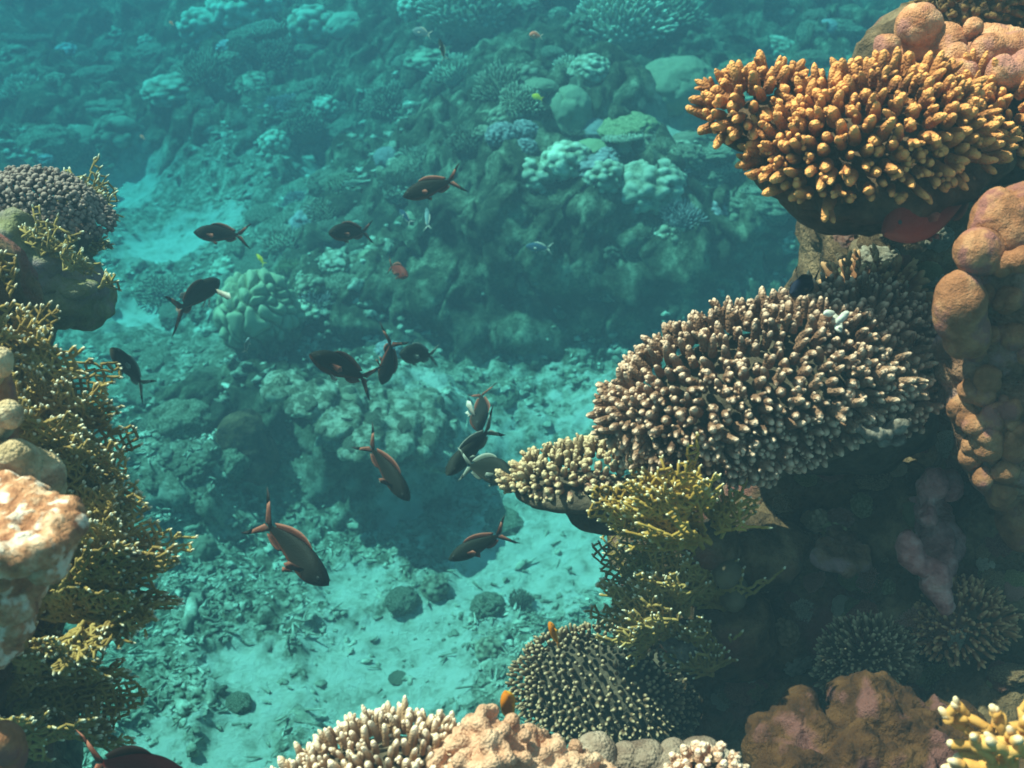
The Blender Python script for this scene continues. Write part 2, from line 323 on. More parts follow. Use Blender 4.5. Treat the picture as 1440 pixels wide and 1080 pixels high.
def masks(x, y):
    s = np.zeros(x.shape)
    for c, r_ in zip(SANDS, SRAD): s = np.maximum(s, np.exp(-((x - c[0]) ** 2 + ((y - c[1]) * .8) ** 2) / (r_ * r_)))
    for k_, (c, r_) in enumerate(SANDS2): s = np.maximum(s, (.58 if k_ < 3 else 1) * np.exp(-((x - c[0]) ** 2 + (y - c[1]) ** 2) / (r_ * r_)))
    floor = sstep(4.4, 4.0, y) * sstep(-2.9, -1.6, x) * sstep(2.2, 1.6, x)
    plateau = sstep(3.9, 4.1, y) * sstep(5.1, 4.85, y) * sstep(-.75, -.45, x) * sstep(1.9, 1.4, x)
    chan = sstep(-1.1, -1.5, x) * sstep(-3.6, -3.1, x) * sstep(4.6, 5.0, y) * sstep(8.6, 8.0, y)
    reef = 1 - np.clip(floor + plateau + chan * .8, 0, 1)
    reef = reef * (1 - .8 * sstep(.4, .8, s))
    return s, reef
def detail_h(x, y):
    s, reef = masks(x, y)
    p = np.stack([x, y, np.zeros_like(x)], -1)
    wv = .12 * np.stack([fbm(p * 3.1, 2, 50), fbm(p * 3.1, 2, 60), np.zeros_like(x)], -1)
    q = p + wv
    f1, f2 = worley(q * 1.7, 3); big = np.sqrt(np.clip(1 - f1 * f1 * 1.2, 0, 1)) * .34
    g1, g2 = worley(q * 4.4, 7); mid = np.sqrt(np.clip(1 - g1 * g1 * 1.3, 0, 1)) * .16
    h1, h2 = worley(q * 11, 9); sml = np.sqrt(np.clip(1 - h1 * h1 * 1.4, 0, 1)) * .055
    gate = sstep(-.25, .25, fbm(p * 1.1, 2, 70))
    far = sstep(4.8, 6, y)
    k1, k2 = worley(q * 22, 13); tiny = np.sqrt(np.clip(1 - k1 * k1 * 1.5, 0, 1)) * .022
    hreef = (big * (.4 + .6 * gate) * 1.25 - .2) * (.35 + .65 * far) + mid * (.55 + .6 * far) - .08 + sml * 1.1 + tiny + fbm(p * 9, 4, 20) * .06
    hfl = fbm(p * 1.8, 3, 30) * .05 + fbm(p * 11, 3, 31) * .012 + (1 - sstep(.3, .8, s)) * (mid * .22 + sml * .75 + fbm(p * 14, 4, 40) * .030) + fbm(p * 30, 3, 44) * .006
    return hreef * reef + hfl * (1 - reef) - .03, s, reef
def lines(segs):
    r = [segs[0][0]]
    for a, b, st in segs: r += list(np.linspace(a, b, max(2, int(round((b - a) / st)) + 1))[1:])
    return np.array(r)
GX = lines([(-14, -7, .25), (-7, -4.5, .05), (-4.5, 3.5, .018), (3.5, 6, .05), (6, 14, .25)])
GY = lines([(-6, 1.5, .2), (1.5, 2.4, .05), (2.4, 5.6, .0155), (5.6, 9, .022), (9, 13.5, .04), (13.5, 21, .2)])
XX, YY = np.meshgrid(GX, GY); xf, yf = XX.ravel(), YY.ravel()
dh, SM, RM = detail_h(xf, yf)
zf = base_h(xf, yf) + dh
ZG = zf.reshape(XX.shape)
# push steep upper edges out towards the light so ledges overhang a little
gyy = np.gradient(ZG, GY, axis=0).ravel()
p3 = np.stack([xf, yf, zf], -1)
steep = sstep(.8, 2.2, gyy) * sstep(2.3, 3.0, yf)
dx_ = fbm(p3 * 5, 3, 80) * .06 * RM; dy_ = fbm(p3 * 5, 3, 90) * .08 * RM - steep * .06
V = np.stack([xf + dx_, yf + dy_, zf], -1)
nx, ny = len(GX), len(GY)
i = (np.arange(ny - 1)[:, None] * nx + np.arange(nx - 1)[None]).ravel()
me = mesh_np('seabed', V, np.stack([i, i + 1, i + nx + 1, i + nx], 1), None, terrain_material(), attrs={'sand': SM, 'reef': RM})
seabed = link('seabed', me); tag(seabed, kind='structure', label='pale sand and coral rubble seabed rising into the far reef slope')
def hgt(x, y):
    x = np.atleast_1d(x); y = np.atleast_1d(y)
    fx = np.clip(np.interp(x, GX, np.arange(nx)), 0, nx - 1.001); fy = np.clip(np.interp(y, GY, np.arange(ny)), 0, ny - 1.001)
    ix, iy = fx.astype(int), fy.astype(int); tx, ty = fx - ix, fy - iy
    return (ZG[iy, ix] * (1 - tx) * (1 - ty) + ZG[iy, ix + 1] * tx * (1 - ty) + ZG[iy + 1, ix] * (1 - tx) * ty + ZG[iy + 1, ix + 1] * tx * ty)
def hit(px, py):
    r_ = ray(px, py); t = np.arange(1.5, 18, .01); q = r_[None] * t[:, None]
    k = np.argmax(q[:, 2] < hgt(q[:, 0], q[:, 1])); return q[k], t[k]

# ------------------------------------------------------------------ generators
def fib_dirs(n, jitter, rng):
    i = np.arange(n) + .5; ph = np.arccos(1 - 2 * i / n); th = math.pi * (1 + 5 ** .5) * i
    d = np.stack([np.cos(th) * np.sin(ph), np.sin(th) * np.sin(ph), np.cos(ph)], 1)
    return nrm(d + rng.standard_normal(d.shape) * jitter / math.sqrt(n))
def basis(up, side=(1, 0, 0)):
    z = nrm(np.array(up, float)); x = np.array(side, float); x = nrm(x - z * (x @ z)); return np.stack([x, np.cross(z, x), z], 1)
def dome_fingers(lobes, spacing, L, r0, r1, rng, cut=-.15, mix=.3, jit=.5, noise=.12, lenvar=.25):
    """lobes: (centre, basis, radii). fingers stand on the ellipsoid shells; returns P0, D, L, R0, R1"""
    out = []
    for li, (c, B, rad) in enumerate(lobes):
        rad = np.array(rad, float); area = 4 * math.pi * ((rad[0] * rad[1]) ** 1.6 / 3 + (rad[0] * rad[2]) ** 1.6 / 3 + (rad[1] * rad[2]) ** 1.6 / 3) ** (1 / 1.6)
        n = int(area / (spacing ** 2)); d = fib_dirs(n, jit, rng)
        loc = d * rad; loc *= (1 + noise * vnoise(d * 2.2 + li * 7, 5))[:, None]
        nn = nrm(d / rad); keep = d[:, 2] > cut; d, loc, nn = d[keep], loc[keep], nn[keep]
        k = rng.random(len(loc)) < np.clip(np.linalg.norm(loc, axis=1) ** 0 * 1.0, 0, 1)
        w_ = c + loc @ B.T; nw = nn @ B.T; D = nrm(nw + B[:, 2] * mix + rng.standard_normal(nw.shape) * .10)
        ok = np.ones(len(w_), bool)
        for lj, (c2, B2, rad2) in enumerate(lobes):
            if lj != li: ok &= (np.linalg.norm(((w_ + D * L * .3 - c2) @ B2) / np.array(rad2), axis=1) > 1.0)
        out.append((w_[ok], D[ok]))
    P0 = np.concatenate([a for a, b in out]); D = np.concatenate([b for a, b in out]); n = len(P0)
    LL = L * (1 + lenvar * rng.standard_normal(n).clip(-1.6, 1.6)); s = (1 + .14 * rng.standard_normal(n)).clip(.6, 1.4)
    return P0 - D * (LL * .12)[:, None], D, LL, r0 * s, r1 * s
def ellipsoid(c, B, rad, n=4, amp=.05, fr=8, seed=0, tipv=0):
    v, f = ico(n); v = v.copy(); q = v * rad
    v2 = q * (1 + amp * fbm(q * fr, 4, seed))[:, None]
    return c + v2 @ B.T, f  # roughened shell
def finger_colony(name, label, cat, lobes, base_lobes, mat, base_mat, spacing, L, r0, r1, seed, lenvar=.25, individual=0, buds=.4, S=7, mix=.3, group=None, cut=-.15, tips=(.5, 1), noise=.12, lump=.05, origin=None):
    rng = np.random.default_rng(seed)
    P0, D, LL, R0, R1 = dome_fingers(lobes, spacing, L, r0, r1, rng, cut=cut, mix=mix, noise=noise, lenvar=lenvar)
    bend = np.cross(D, rng.standard_normal(D.shape)) * .12
    n = len(P0); o0 = lobes[0][0] if origin is None else origin
    root = empty(name, o0, label, cat, group)
    # base
    mb = MB()
    for bi, (c, B, rad, amp) in enumerate(base_lobes):
        v, f = ellipsoid(c, B, rad, 5, amp, 14, seed + bi); mb.add(v, None, f, np.zeros(len(v)))
    link('base', localise(mb.mesh('base', base_mat), o0), root)
    def block(idx, k):
        m_ = MB(); v, q, t, tp, _ = tubes(P0[idx], D[idx], LL[idx], R0[idx], R1[idx], S=S, bend=bend[idx], lump=lump, seed=seed + k, tips=tips); m_.add(v, q, t, tp)
        pb = []
        rg = np.random.default_rng(seed * 7 + k)
        for j in idx:
            if rg.random() < buds:
                for _k in range(rg.integers(1, 4)):
                    tt = rg.uniform(.25, .7); s_ = nrm(np.cross(D[j], rg.standard_normal(3)))
                    pb.append((P0[j] + D[j] * LL[j] * tt + s_ * R0[j] * .5, nrm(D[j] + s_ * .8), LL[j] * rg.uniform(.28, .42), R0[j] * .62, R1[j] * .62))
        if pb:
            v, q, t, tp, _ = tubes(np.array([x[0] for x in pb]), np.array([x[1] for x in pb]), np.array([x[2] for x in pb]), np.array([x[3] for x in pb]), np.array([x[4] for x in pb]), S=max(5, S - 1), prof=FPL, seed=seed, tips=tips)
            m_.add(v, q, t, tp)
        return m_
    if individual:
        tocam = nrm(-P0); score = (D * tocam).sum(1) * .5 + np.abs(np.linalg.norm(np.cross(D, tocam), axis=1)) * LL / L
        px_ = (P0 @ np.array([1, 0, 0])) / (P0 @ np.array([0, cp, -sp])); py_ = (P0 @ np.array([0, sp, cp])) / (P0 @ np.array([0, cp, -sp]))
        inside = (np.abs(px_) < HT * .97) & (np.abs(py_) < HT * .75)
        score = score + ((D * tocam).sum(1) > -.1) * 1.0 + inside * 2
        order = np.argsort(-score); ind = order[:individual]; rest = order[individual:]
        for kk, j in enumerate(ind): link('finger', localise(block(np.array([j]), kk).mesh('finger', mat), o0), root)
        o = link('fingers', localise(block(rest, 999).mesh('fingers', mat), o0), root); o['kind'] = 'stuff'
    else:
        link('branches', localise(block(np.arange(n), 0).mesh('branches', mat), o0), root)
    return root
def lobed(seed, n_lobes, width, amp, sub=5, flat=1.0, noise=.02, under=True, elong=0):
    """massive coral with knobs, unit size"""
    rng = np.random.default_rng(seed); v, f = ico(sub); v = v.copy()
    ld = fib_dirs(n_lobes, .9, rng); lw = width * (1 + .3 * rng.standard_normal(n_lobes)).clip(.5, 1.6); b = np.zeros(len(v))
    for k in range(n_lobes):
        dv = v - ld[k]
        if elong:
            ax = nrm(np.cross(ld[k], rng.standard_normal(3))); dv = dv - ax * ((dv @ ax) * elong)[:, None]
        ang = np.linalg.norm(dv, axis=1); b = np.maximum(b, np.sqrt(np.clip(1 - (ang / lw[k]) ** 2, 0, 1)) * (.8 + .2 * rng.random()))
    r = 1 - amp + amp * b + noise * fbm(v * 6, 4, seed) + .06 * vnoise(v * 1.8, seed + 3)
    V = v * r[:, None] * np.array([1, 1, flat])
    return V, f, b
def merged(name, blobs, voxel, mat, amp=0, fr=10, seed=0, lumps=None, loc=None, smooth=3, sub=3, oct=4):
    """union of ellipsoids, remeshed to one skin and roughened. blobs: (centre, radii[, basis])"""
    mb = MB()
    for b in blobs:
        c, rad = b[0], np.array(b[1], float); B = b[2] if len(b) > 2 else np.eye(3)
        v, f = ico(sub); mb.add(np.array(c) + (v * rad) @ B.T, None, f)
    me = mb.mesh('tmp', None); o = bpy.data.objects.new('tmp', me); COL.objects.link(o)
    m1 = o.modifiers.new('r', 'REMESH'); m1.mode = 'VOXEL'; m1.voxel_size = voxel
    m2 = o.modifiers.new('s', 'SMOOTH'); m2.iterations = smooth; m2.factor = .6
    dg = bpy.context.evaluated_depsgraph_get(); ev = o.evaluated_get(dg); mm = bpy.data.meshes.new_from_object(ev, preserve_all_data_layers=False, depsgraph=dg)
    bpy.data.objects.remove(o); bpy.data.meshes.remove(me)
    nv = len(mm.vertices); V = np.zeros(nv * 3, np.float32); mm.vertices.foreach_get('co', V); V = V.reshape(-1, 3).astype(float)
    Nn = np.zeros(nv * 3, np.float32); mm.vertices.foreach_get('normal', Nn); Nn = Nn.reshape(-1, 3)
    tp = np.zeros(nv)
    if amp: d = fbm(V * fr, oct, seed) * amp; V = V + Nn * d[:, None]
    if lumps:
        f1, _ = worley(V * lumps[0] + .35 * np.stack([vnoise(V * lumps[0], 1 + k) for k in range(3)], 1), seed + 5); b = np.sqrt(np.clip(1 - f1 * f1 * 1.3, 0, 1)); V = V + Nn * (b * lumps[1])[:, None]; tp = b
    if loc is not None: V = V - np.array(loc)
    mm.vertices.foreach_set('co', V.astype(np.float32).ravel())
    mm.materials.clear(); mm.materials.append(mat)
    mm.polygons.foreach_set('use_smooth', np.full(len(mm.polygons), True)); mm.name = name
    a = mm.attributes.new('tip', 'FLOAT', 'POINT'); a.data.foreach_set('value', tp.astype(np.float32))
    mm.update(); return mm
def net_fan(origin, grow, side, Rr, spread, cell, rng, r_base=.0029, r_tip=.0018, wave=.22, cup=.1, link_p=.92, outline=None, tipl=.9, forks=3, S=5, start=.12, thick=1.0):
    """one fan of anastomosing branches"""
    g = nrm(np.array(grow, float)); s = np.array(side, float); s = nrm(s - g * (s @ g)); w_ = np.cross(g, s)
    K = max(3, int(Rr / cell)); rings = []; ph = rng.uniform(0, 10)
    def rmax(t): return Rr * (.78 + .22 * math.sin(t * 5 + ph) * .6 + .16 * math.sin(t * 11 + ph * 2)) * (outline(t) if outline else 1)
    def pos(r, t):
        a = r * math.sin(t); b = r * math.cos(t)
        ww = wave * cell * 2.2 * math.sin(a / (cell * 3.1) + ph) + wave * cell * 1.6 * math.sin(b / (cell * 2.3) + 2 * ph) + cup * (r * r) / Rr
        return origin + s * a + g * b + w_ * ww
    edges = []; tipsn = []
    for k in range(K + 1):
        r = cell * (k + .0) + start * cell; n = max(1, int(r * spread / (cell * .9))) if k else 1
        ring = []
        for j in range(n):
            t = ((j + .5 + rng.uniform(-.28, .28)) / n - .5) * spread; rr = r + rng.uniform(-.2, .2) * cell * (k > 0)
            if rr < rmax(t) or k < 2: ring.append([t, rr, pos(rr, t) + w_ * rng.uniform(-.3, .3) * cell, 0])
        rings.append(ring)
    for k in range(1, len(rings)):
        for nd in rings[k]:
            if not rings[k - 1]: continue
            pa = min(rings[k - 1], key=lambda q: abs(q[0] - nd[0]))
            if abs(pa[0] - nd[0]) * nd[1] > 2.5 * cell: continue
            pa[3] += 1; edges.append((pa, nd, k)); nd.append(1)
        rg = sorted(rings[k], key=lambda q: q[0])
        for a, b in zip(rg, rg[1:]):
            if rng.random() < link_p and abs(a[0] - b[0]) * a[1] < 1.8 * cell: edges.append((a, b, k))
    p0, p1, ra, rb_, tp = [], [], [], [], []
    for a, b, k in edges:
        f = 1 - k / (K + 1); r_ = (r_tip + (r_base - r_tip) * f ** 1.5) * rng.uniform(.85, 1.2)
        p0.append(a[2]); p1.append(b[2]); ra.append(r_); rb_.append(r_)
    p0 = np.array(p0); p1 = np.array(p1); d = p1 - p0; L = np.linalg.norm(d, axis=1) + 1e-6
    mb = MB(); v, q, t, tpv, _ = tubes(p0 - d * .06, d, L * 1.12, np.array(ra), np.array(rb_), S=S, prof=[(0, .9), (.5, 1.05), (.97, .9)], bend=np.cross(d / L[:, None], rng.standard_normal(d.shape)) * .12)
    mb.add(v, q, t, np.zeros(len(v)))
    tp0, td, tl, tr = [], [], [], []
    for ring in rings:
        for nd in ring:
            if nd[3] == 0 and len(nd) > 4:
                rd = nrm(s * math.sin(nd[0]) + g * math.cos(nd[0]))
                for j in range(rng.integers(1, forks + 1)):
                    dd = nrm(rd + s * rng.uniform(-.55, .55) + w_ * rng.uniform(-.35, .35)); tp0.append(nd[2] - dd * r_tip); td.append(dd); tl.append(cell * rng.uniform(.45, .95) * tipl); tr.append(r_tip * rng.uniform(.9, 1.25))
    if tp0:
        v, q, t, tpv, _ = tubes(np.array(tp0), np.array(td), np.array(tl), np.array(tr), np.array(tr) * .9, S=S, prof=FPL, tips=(.25, .85)); mb.add(v, q, t, tpv)
    return mb
def fan_colony(name, label, cat, fans, mat, seed, loc, group=None, extra=3, stem=None, stem_mat=None):
    rng = np.random.default_rng(seed); root = empty(name, loc, label, cat, group)
    for fz in fans:
        for rep in range(extra + 1):
            f2 = dict(fz)
            if rep:
                ax = nrm(rng.standard_normal(3)); an = rng.uniform(.2, .55); g = np.array(fz['grow']); f2['grow'] = nrm(g + np.cross(ax, g) * an)
                f2['side'] = nrm(np.array(fz['side'], float) + np.cross(ax, np.array(fz['side'], float)) * an * .7 + CAMN * rng.uniform(-.25, .25)); f2['Rr'] = fz['Rr'] * rng.uniform(.6, .95)
                f2['origin'] = fz['origin'] + nrm(rng.standard_normal(3)) * fz['Rr'] * .12
            mb = net_fan(rng=rng, **f2); link('fan', localise(mb.mesh('fan', mat), loc), root)
    if stem:
        link('base', merged('base', stem, .012, stem_mat or mat, amp=.012, fr=18, seed=seed, loc=loc), root)
    return root

# ------------------------------------------------------------------ reef rock on both sides (terrain)
def E(px, py, d, rw, rh, rd): return (P(px, py, d), (rw * PX * d, rd, rh * PX * d))
right = [E(1480, 520, 1.85, 190, 330, .22), E(1260, 850, 1.80, 190, 190, .26), E(1100, 800, 1.80, 130, 120, .18), E(1020, 900, 1.85, 110, 130, .2),
         E(1250, 330, 1.72, 85, 140, .14), E(1370, 250, 1.75, 160, 110, .18), E(1180, 700, 1.75, 150, 110, .16), E(1420, 800, 1.75, 160, 240, .25), E(1330, 580, 1.85, 120, 200, .2),
         E(1220, 480, 1.80, 90, 90, .12), E(1400, 120, 1.8, 160, 90, .2), E(1160, 1060, 1.75, 200, 150, .3), E(1400, 1100, 1.55, 220, 150, .3), E(990, 1040, 1.9, 90, 100, .2),
         E(1560, 300, 1.9, 220, 300, .4), E(1600, 800, 1.9, 250, 300, .4), E(960, 740, 1.78, 90, 60, .10)]
right += [((.95, 1.75, -1.9), (.55, .5, .6)), ((1.1, 1.8, -2.5), (.75, .6, .6)), ((1.6, 1.9, -1.5), (.6, .6, 1.4)), ((.75, 1.55, -1.45), (.3, .3, .4))]
tag(link('reef_wall', merged('reef_wall', right, .016, M['rock'], amp=.040, fr=7, seed=2, lumps=(9, .035), oct=6)), kind='structure', label='dark overhanging wall of dead reef rock on the right')
left = [((-1.10, 1.05, -.95), (.34, .30, .5)), ((-1.2, 1.3, -1.6), (.42, .35, .7)), ((-1.3, 1.5, -2.3), (.5, .4, .6)), E(-70, 900, 1.35, 110, 160, .15), E(-60, 560, 1.45, 90, 200, .14), E(-50, 1010, 1.5, 80, 90, .12),
        ((-1.5, 1.9, -1.5), (.4, .3, .9)), ((-1.7, 2.1, -2.3), (.5, .4, .6)), E(-80, 400, 2.0, 90, 120, .2), E(-20, 440, 2.0, 70, 60, .15)]
tag(link('reef_slope', merged('reef_slope', left, .016, M['rock'], amp=.035, fr=7, seed=5, lumps=(9, .03), oct=6)), kind='structure', label='dark reef rock rising at the left edge')
def gb(px, py, y, rx, ry, rz, dz=0): c = gy(px, py, y); return ((c[0], c[1], c[2] + dz), (rx, ry, rz))
def lip(px, py, y, rx, ry, rz): c = gy(px, py, y); return ((c[0], y + ry * .9, c[2] - rz * .3), (rx, ry, rz))
ledge = [lip(395, 556, 3.98, .09, .11, .03), lip(430, 580, 3.86, .09, .15, .03), lip(468, 610, 3.76, .10, .26, .035), lip(500, 640, 3.68, .10, .30, .04), lip(545, 636, 3.74, .11, .28, .04), lip(585, 634, 3.82, .09, .28, .04), lip(615, 655, 3.84, .07, .24, .04),
         gb(520, 580, 4.22, .22, .20, .04, -.09)]
tag(link('valley_ledge', merged('valley_ledge', ledge, .009, seabed.data.materials[0], amp=.022, fr=16, seed=12, lumps=(30, .016), oct=6, smooth=1)), kind='structure', label='pale ragged rim of an overhanging ledge in the middle of the valley floor')
wall_ = [gb(420, 660, 4.34, .26, .10, .24), gb(540, 680, 4.30, .26, .10, .20), gb(350, 640, 4.22, .12, .12, .2)]  # face blobs: darker rock colour stands in for the shade under the lip
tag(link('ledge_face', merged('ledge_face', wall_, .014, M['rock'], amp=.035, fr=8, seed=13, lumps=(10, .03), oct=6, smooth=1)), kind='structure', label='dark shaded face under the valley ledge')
front = [((-.02, .52, -.95), (.22, .14, .16)), ((.18, .56, -.98), (.25, .14, .16)), ((.0, .3, -1.5), (.4, .3, .6)), ((.1, .3, -2.3), (.6, .5, .7)), ((.42, .66, -1.12), (.22, .18, .16)), ((.5, .75, -1.85), (.4, .35, .6))]
tag(link('reef_ledge', merged('reef_ledge', front, .016, M['rock'], amp=.03, fr=8, seed=8, lumps=(9, .02), oct=5)), kind='structure', label='reef rock under the bottom corals')

# ------------------------------------------------------------------ right side corals
CAMN = nrm(np.array([0, -cp, sp]))                          # towards the camera
UPI = np.array([0, sp, cp])
RT = np.array([1.0, 0, 0])
def up_of(a, b, c): return nrm(RT * a + UPI * b + CAMN * c)
def LB(px, py, d, rw, rh, rd, up, side=(1, 0, 0)):
    k = PX * d; return (P(px, py, d), basis(up, side), (rw * k, rh * k, rd))
up = up_of(-.15, .65, .75)
d0 = 1.38
finger_colony('table_coral', 'big orange staghorn table coral with thick upright fingers, upper right', 'coral',
    [LB(1225, 208, d0, 150, 90, .085, up), LB(1062, 155, d0 + .02, 66, 46, .045, up_of(-.35, .7, .6)), LB(1385, 178, d0 + .06, 100, 76, .07, up), LB(1150, 205, d0, 75, 58, .06, up_of(-.2, .6, .7))],
    [(P(1240, 225, d0 + .03), basis(up), (.145, .11, .05), .17), (P(1085, 175, d0 + .04), basis(up), (.075, .05, .03), .1), (P(1215, 272, d0 + .08), basis(up_of(0, 1, .2)), (.10, .07, .06), .17), (P(1390, 190, d0 + .1), basis(up), (.1, .08, .05), .1)],
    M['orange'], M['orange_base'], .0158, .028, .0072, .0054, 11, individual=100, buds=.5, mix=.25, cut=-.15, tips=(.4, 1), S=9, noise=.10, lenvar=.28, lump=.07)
up = up_of(-.10, .42, .9)
d1 = 1.42
finger_colony('table_coral', 'grey brown staghorn coral with pale fingertips below the orange table coral', 'coral',
    [LB(1065, 545, d1, 205, 104, .075, up, (1, .0, .30)), LB(1195, 470, d1 + .05, 112, 72, .05, up_of(0, .7, .7)), LB(1225, 555, d1 + .01, 78, 52, .045, up_of(.3, .3, 1)), LB(1010, 600, d1, 130, 75, .06, up_of(-.2, .3, .9))],
    [(P(1085, 560, d1 + .03), basis(up, (1, 0, .22)), (.175, .10, .055), .1), (P(1190, 490, d1 + .1), basis(up), (.1, .08, .05), .1), (P(1180, 590, d1 + .14), basis(up), (.14, .08, .1), .15)],
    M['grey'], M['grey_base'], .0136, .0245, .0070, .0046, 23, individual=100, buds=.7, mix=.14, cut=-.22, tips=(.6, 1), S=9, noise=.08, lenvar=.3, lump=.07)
finger_colony('plate_coral', 'small cream yellow knobbly plate coral jutting left under the grey staghorn', 'coral',
    [LB(812, 668, 1.5, 92, 40, .03, up_of(-.1, .9, .45), (1, 0, .35)), LB(858, 650, 1.52, 55, 38, .03, up_of(-.1, .9, .45))],
    [(P(815, 690, 1.5), basis(up_of(0, .9, .4), (1, 0, .1)), (.088, .05, .02), .12), (P(860, 712, 1.54), basis(up_of(0, .9, .4), (1, 0, -.5)), (.07, .05, .035), .15)],
    M['plate'], M['grey_base'], .0105, .017, .0050, .0040, 31, buds=.9, mix=.3, cut=-.35, tips=(.3, 1), noise=.2)
# bottom table
finger_colony('table_coral', 'dark round table coral with rows of small pale tips beside the lower sand', 'coral',
    [LB(835, 965, 1.62, 112, 80, .03, up_of(-.2, .35, .9), (1, 0, -.25)), LB(905, 1000, 1.66, 75, 50, .03, up_of(.1, .3, .9))],
    [(P(838, 967, 1.63), basis(up_of(-.2, .35, .9), (1, 0, -.25)), (.112, .08, .03), .06), (P(900, 985, 1.75), basis(up_of(-.3, .35, .9)), (.12, .08, .08), .15)],
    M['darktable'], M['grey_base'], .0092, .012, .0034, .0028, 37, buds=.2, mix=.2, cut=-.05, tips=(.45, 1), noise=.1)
finger_colony('bush_coral', 'dark red brown branching coral in the shade behind the grey staghorn', 'coral',
    [LB(1225, 425, 1.56, 70, 38, .05, up_of(.1, .8, .5)), LB(1275, 475, 1.58, 30, 50, .04, up_of(.6, .5, .6))], [(P(1225, 440, 1.6), basis(up_of(0, 1, .3)), (.06, .05, .04), .1)],
    M['red'], M['orange_base'], .016, .026, .005, .004, 41, buds=.9, mix=.3, cut=-.1, tips=(.3, 1))
finger_colony('bush_coral', 'spiny brown branching coral on the dark wall above the mossy boulder', 'coral',
    [LB(1215, 930, 1.52, 55, 42, .05, up_of(-.5, .7, .5))], [(P(1230, 945, 1.55), basis(up_of(-.4, .7, .5)), (.05, .035, .04), .1)],
    M['darktable'], M['orange_base'], .0095, .020, .0032, .0024, 43, buds=.9, mix=.2, cut=-.2, tips=(.5, 1))
finger_colony('bush_coral', 'dim brown branching coral in the dark hollow right of the pink crust', 'coral',
    [LB(1350, 880, 1.52, 60, 50, .05, up_of(-.3, .8, .5))], [(P(1360, 895, 1.55), basis(up_of(-.4, .7, .5)), (.055, .04, .04), .1)],
    M['red'], M['orange_base'], .0105, .018, .0034, .0026, 44, buds=.9, mix=.2, cut=-.2, tips=(.5, 1))
finger_colony('bush_coral', 'brown bushy coral at the top right corner', 'coral',
    [LB(1370, 10, 1.55, 75, 45, .06, up_of(-.1, .8, .5)), LB(1440, 30, 1.6, 60, 50, .06, up_of(0, .8, .5))], [(P(1380, 20, 1.6), basis(up_of(-.1, .8, .5)), (.07, .05, .05), .1), (P(1440, 40, 1.63), basis(up_of(-.1, .8, .5)), (.07, .05, .05), .1)],
    M['topbush'], M['orange_base'], .012, .015, .0052, .0048, 47, buds=1, mix=.2, cut=-.2)
# fire corals on the right
fans = []
def F(px, py, d, R_px, up2, spread=2.2, cell=.0115, cup=.1, side=(1, 0, 0), **k):
    g = nrm(RT * up2[0] + UPI * up2[1] + CAMN * (up2[2] if len(up2) > 2 else 0))
    return dict(origin=P(px, py, d), grow=g, side=side, Rr=R_px * PX * d, spread=spread, cell=cell, cup=cup, **k)
fan_colony('fire_coral', 'golden lattice fire coral between the cream plate coral and the grey staghorn', 'coral',
    [F(985, 755, 1.390, 165, (-.75, .65, .2), 1.5, 0.0092, -.15, r_base=.0031, r_tip=.0017), F(960, 745, 1.350, 110, (-.3, .9, .35), 1.9, 0.0092, .1, r_base=.0031, r_tip=.0017), F(1010, 750, 1.410, 90, (.25, .9, .3), 1.6, 0.0096, .1, r_base=.0031, r_tip=.0017),
     F(990, 770, 1.370, 150, (-.95, .25, .3), 1.3, 0.0092, .2, r_base=.0031, r_tip=.0017), F(945, 720, 1.380, 95, (-.5, .8, .5), 2.2, 0.0092, -.2, r_base=.0031, r_tip=.0017)],
    M['firegold'], 51, P(980, 760, 1.5), stem=[(P(1000, 765, 1.53), (.04, .04, .04)), (P(1060, 770, 1.62), (.08, .08, .05))], stem_mat=M['rock'])
fan_colony('fire_coral', 'brown gold fire coral bush hanging below the cream plate coral', 'coral',
    [F(955, 880, 1.570, 165, (-.8, .55, .1), 1.4, 0.0096, .1, r_base=.0030, r_tip=.0017), F(940, 890, 1.530, 120, (-.6, .75, .3), 1.8, 0.0096, .2, r_base=.0030, r_tip=.0017), F(960, 860, 1.530, 120, (-.2, .9, .3), 1.8, 0.0100, -.1, r_base=.0030, r_tip=.0017),
     F(920, 900, 1.510, 80, (-.7, .4, .5), 2.4, 0.0096, .1, r_base=.0030, r_tip=.0017)],
    M['fire'], 53, P(950, 880, 1.66), stem=[(P(960, 880, 1.68), (.04, .04, .04)), (P(1010, 880, 1.75), (.1, .08, .06))], stem_mat=M['rock'])
fan_colony('fire_coral', 'brown fire coral tangle against the dark rock above the round table coral', 'coral',
    [F(1010, 850, 1.56, 130, (-.5, .8, .3), 2.0, 0.0096, .1, r_base=.0031, r_tip=.0017), F(1000, 940, 1.58, 90, (-.5, .6, .4), 2.2, 0.0092, .1, link_p=.2), F(990, 900, 1.56, 85, (-.8, .3, .5), 2.2, 0.0096, .1)],
    M['fire'], 57, P(1005, 880, 1.58), stem=[(P(1030, 890, 1.62), (.06, .06, .08))], stem_mat=M['rock'])
fan_colony('branching_coral', 'bright orange antler coral with white tips in the bottom right corner', 'coral',
    [F(1412, 1062, 1.05, 108, (-.35, .9, .3), 2.1, .0135, .1, r_base=.0064, r_tip=.0044, link_p=.12, tipl=1.3, forks=2, S=8, wave=.5), F(1425, 1092, 1.0, 115, (-.6, .55, .6), 1.9, .014, .1, r_base=.0064, r_tip=.0044, link_p=.12, tipl=1.2, S=8, wave=.5),
     F(1490, 1100, 1.1, 110, (.1, .9, .3), 1.9, .014, .1, r_base=.0064, r_tip=.0044, link_p=.12, tipl=1.2, S=8, wave=.5)],
    M['firebright'], 61, P(1450, 1100, 1.06), extra=1, stem=[(P(1460, 1110, 1.08), (.03, .03, .03)), (P(1480, 1180, 1.2), (.12, .1, .08))], stem_mat=M['rock'])
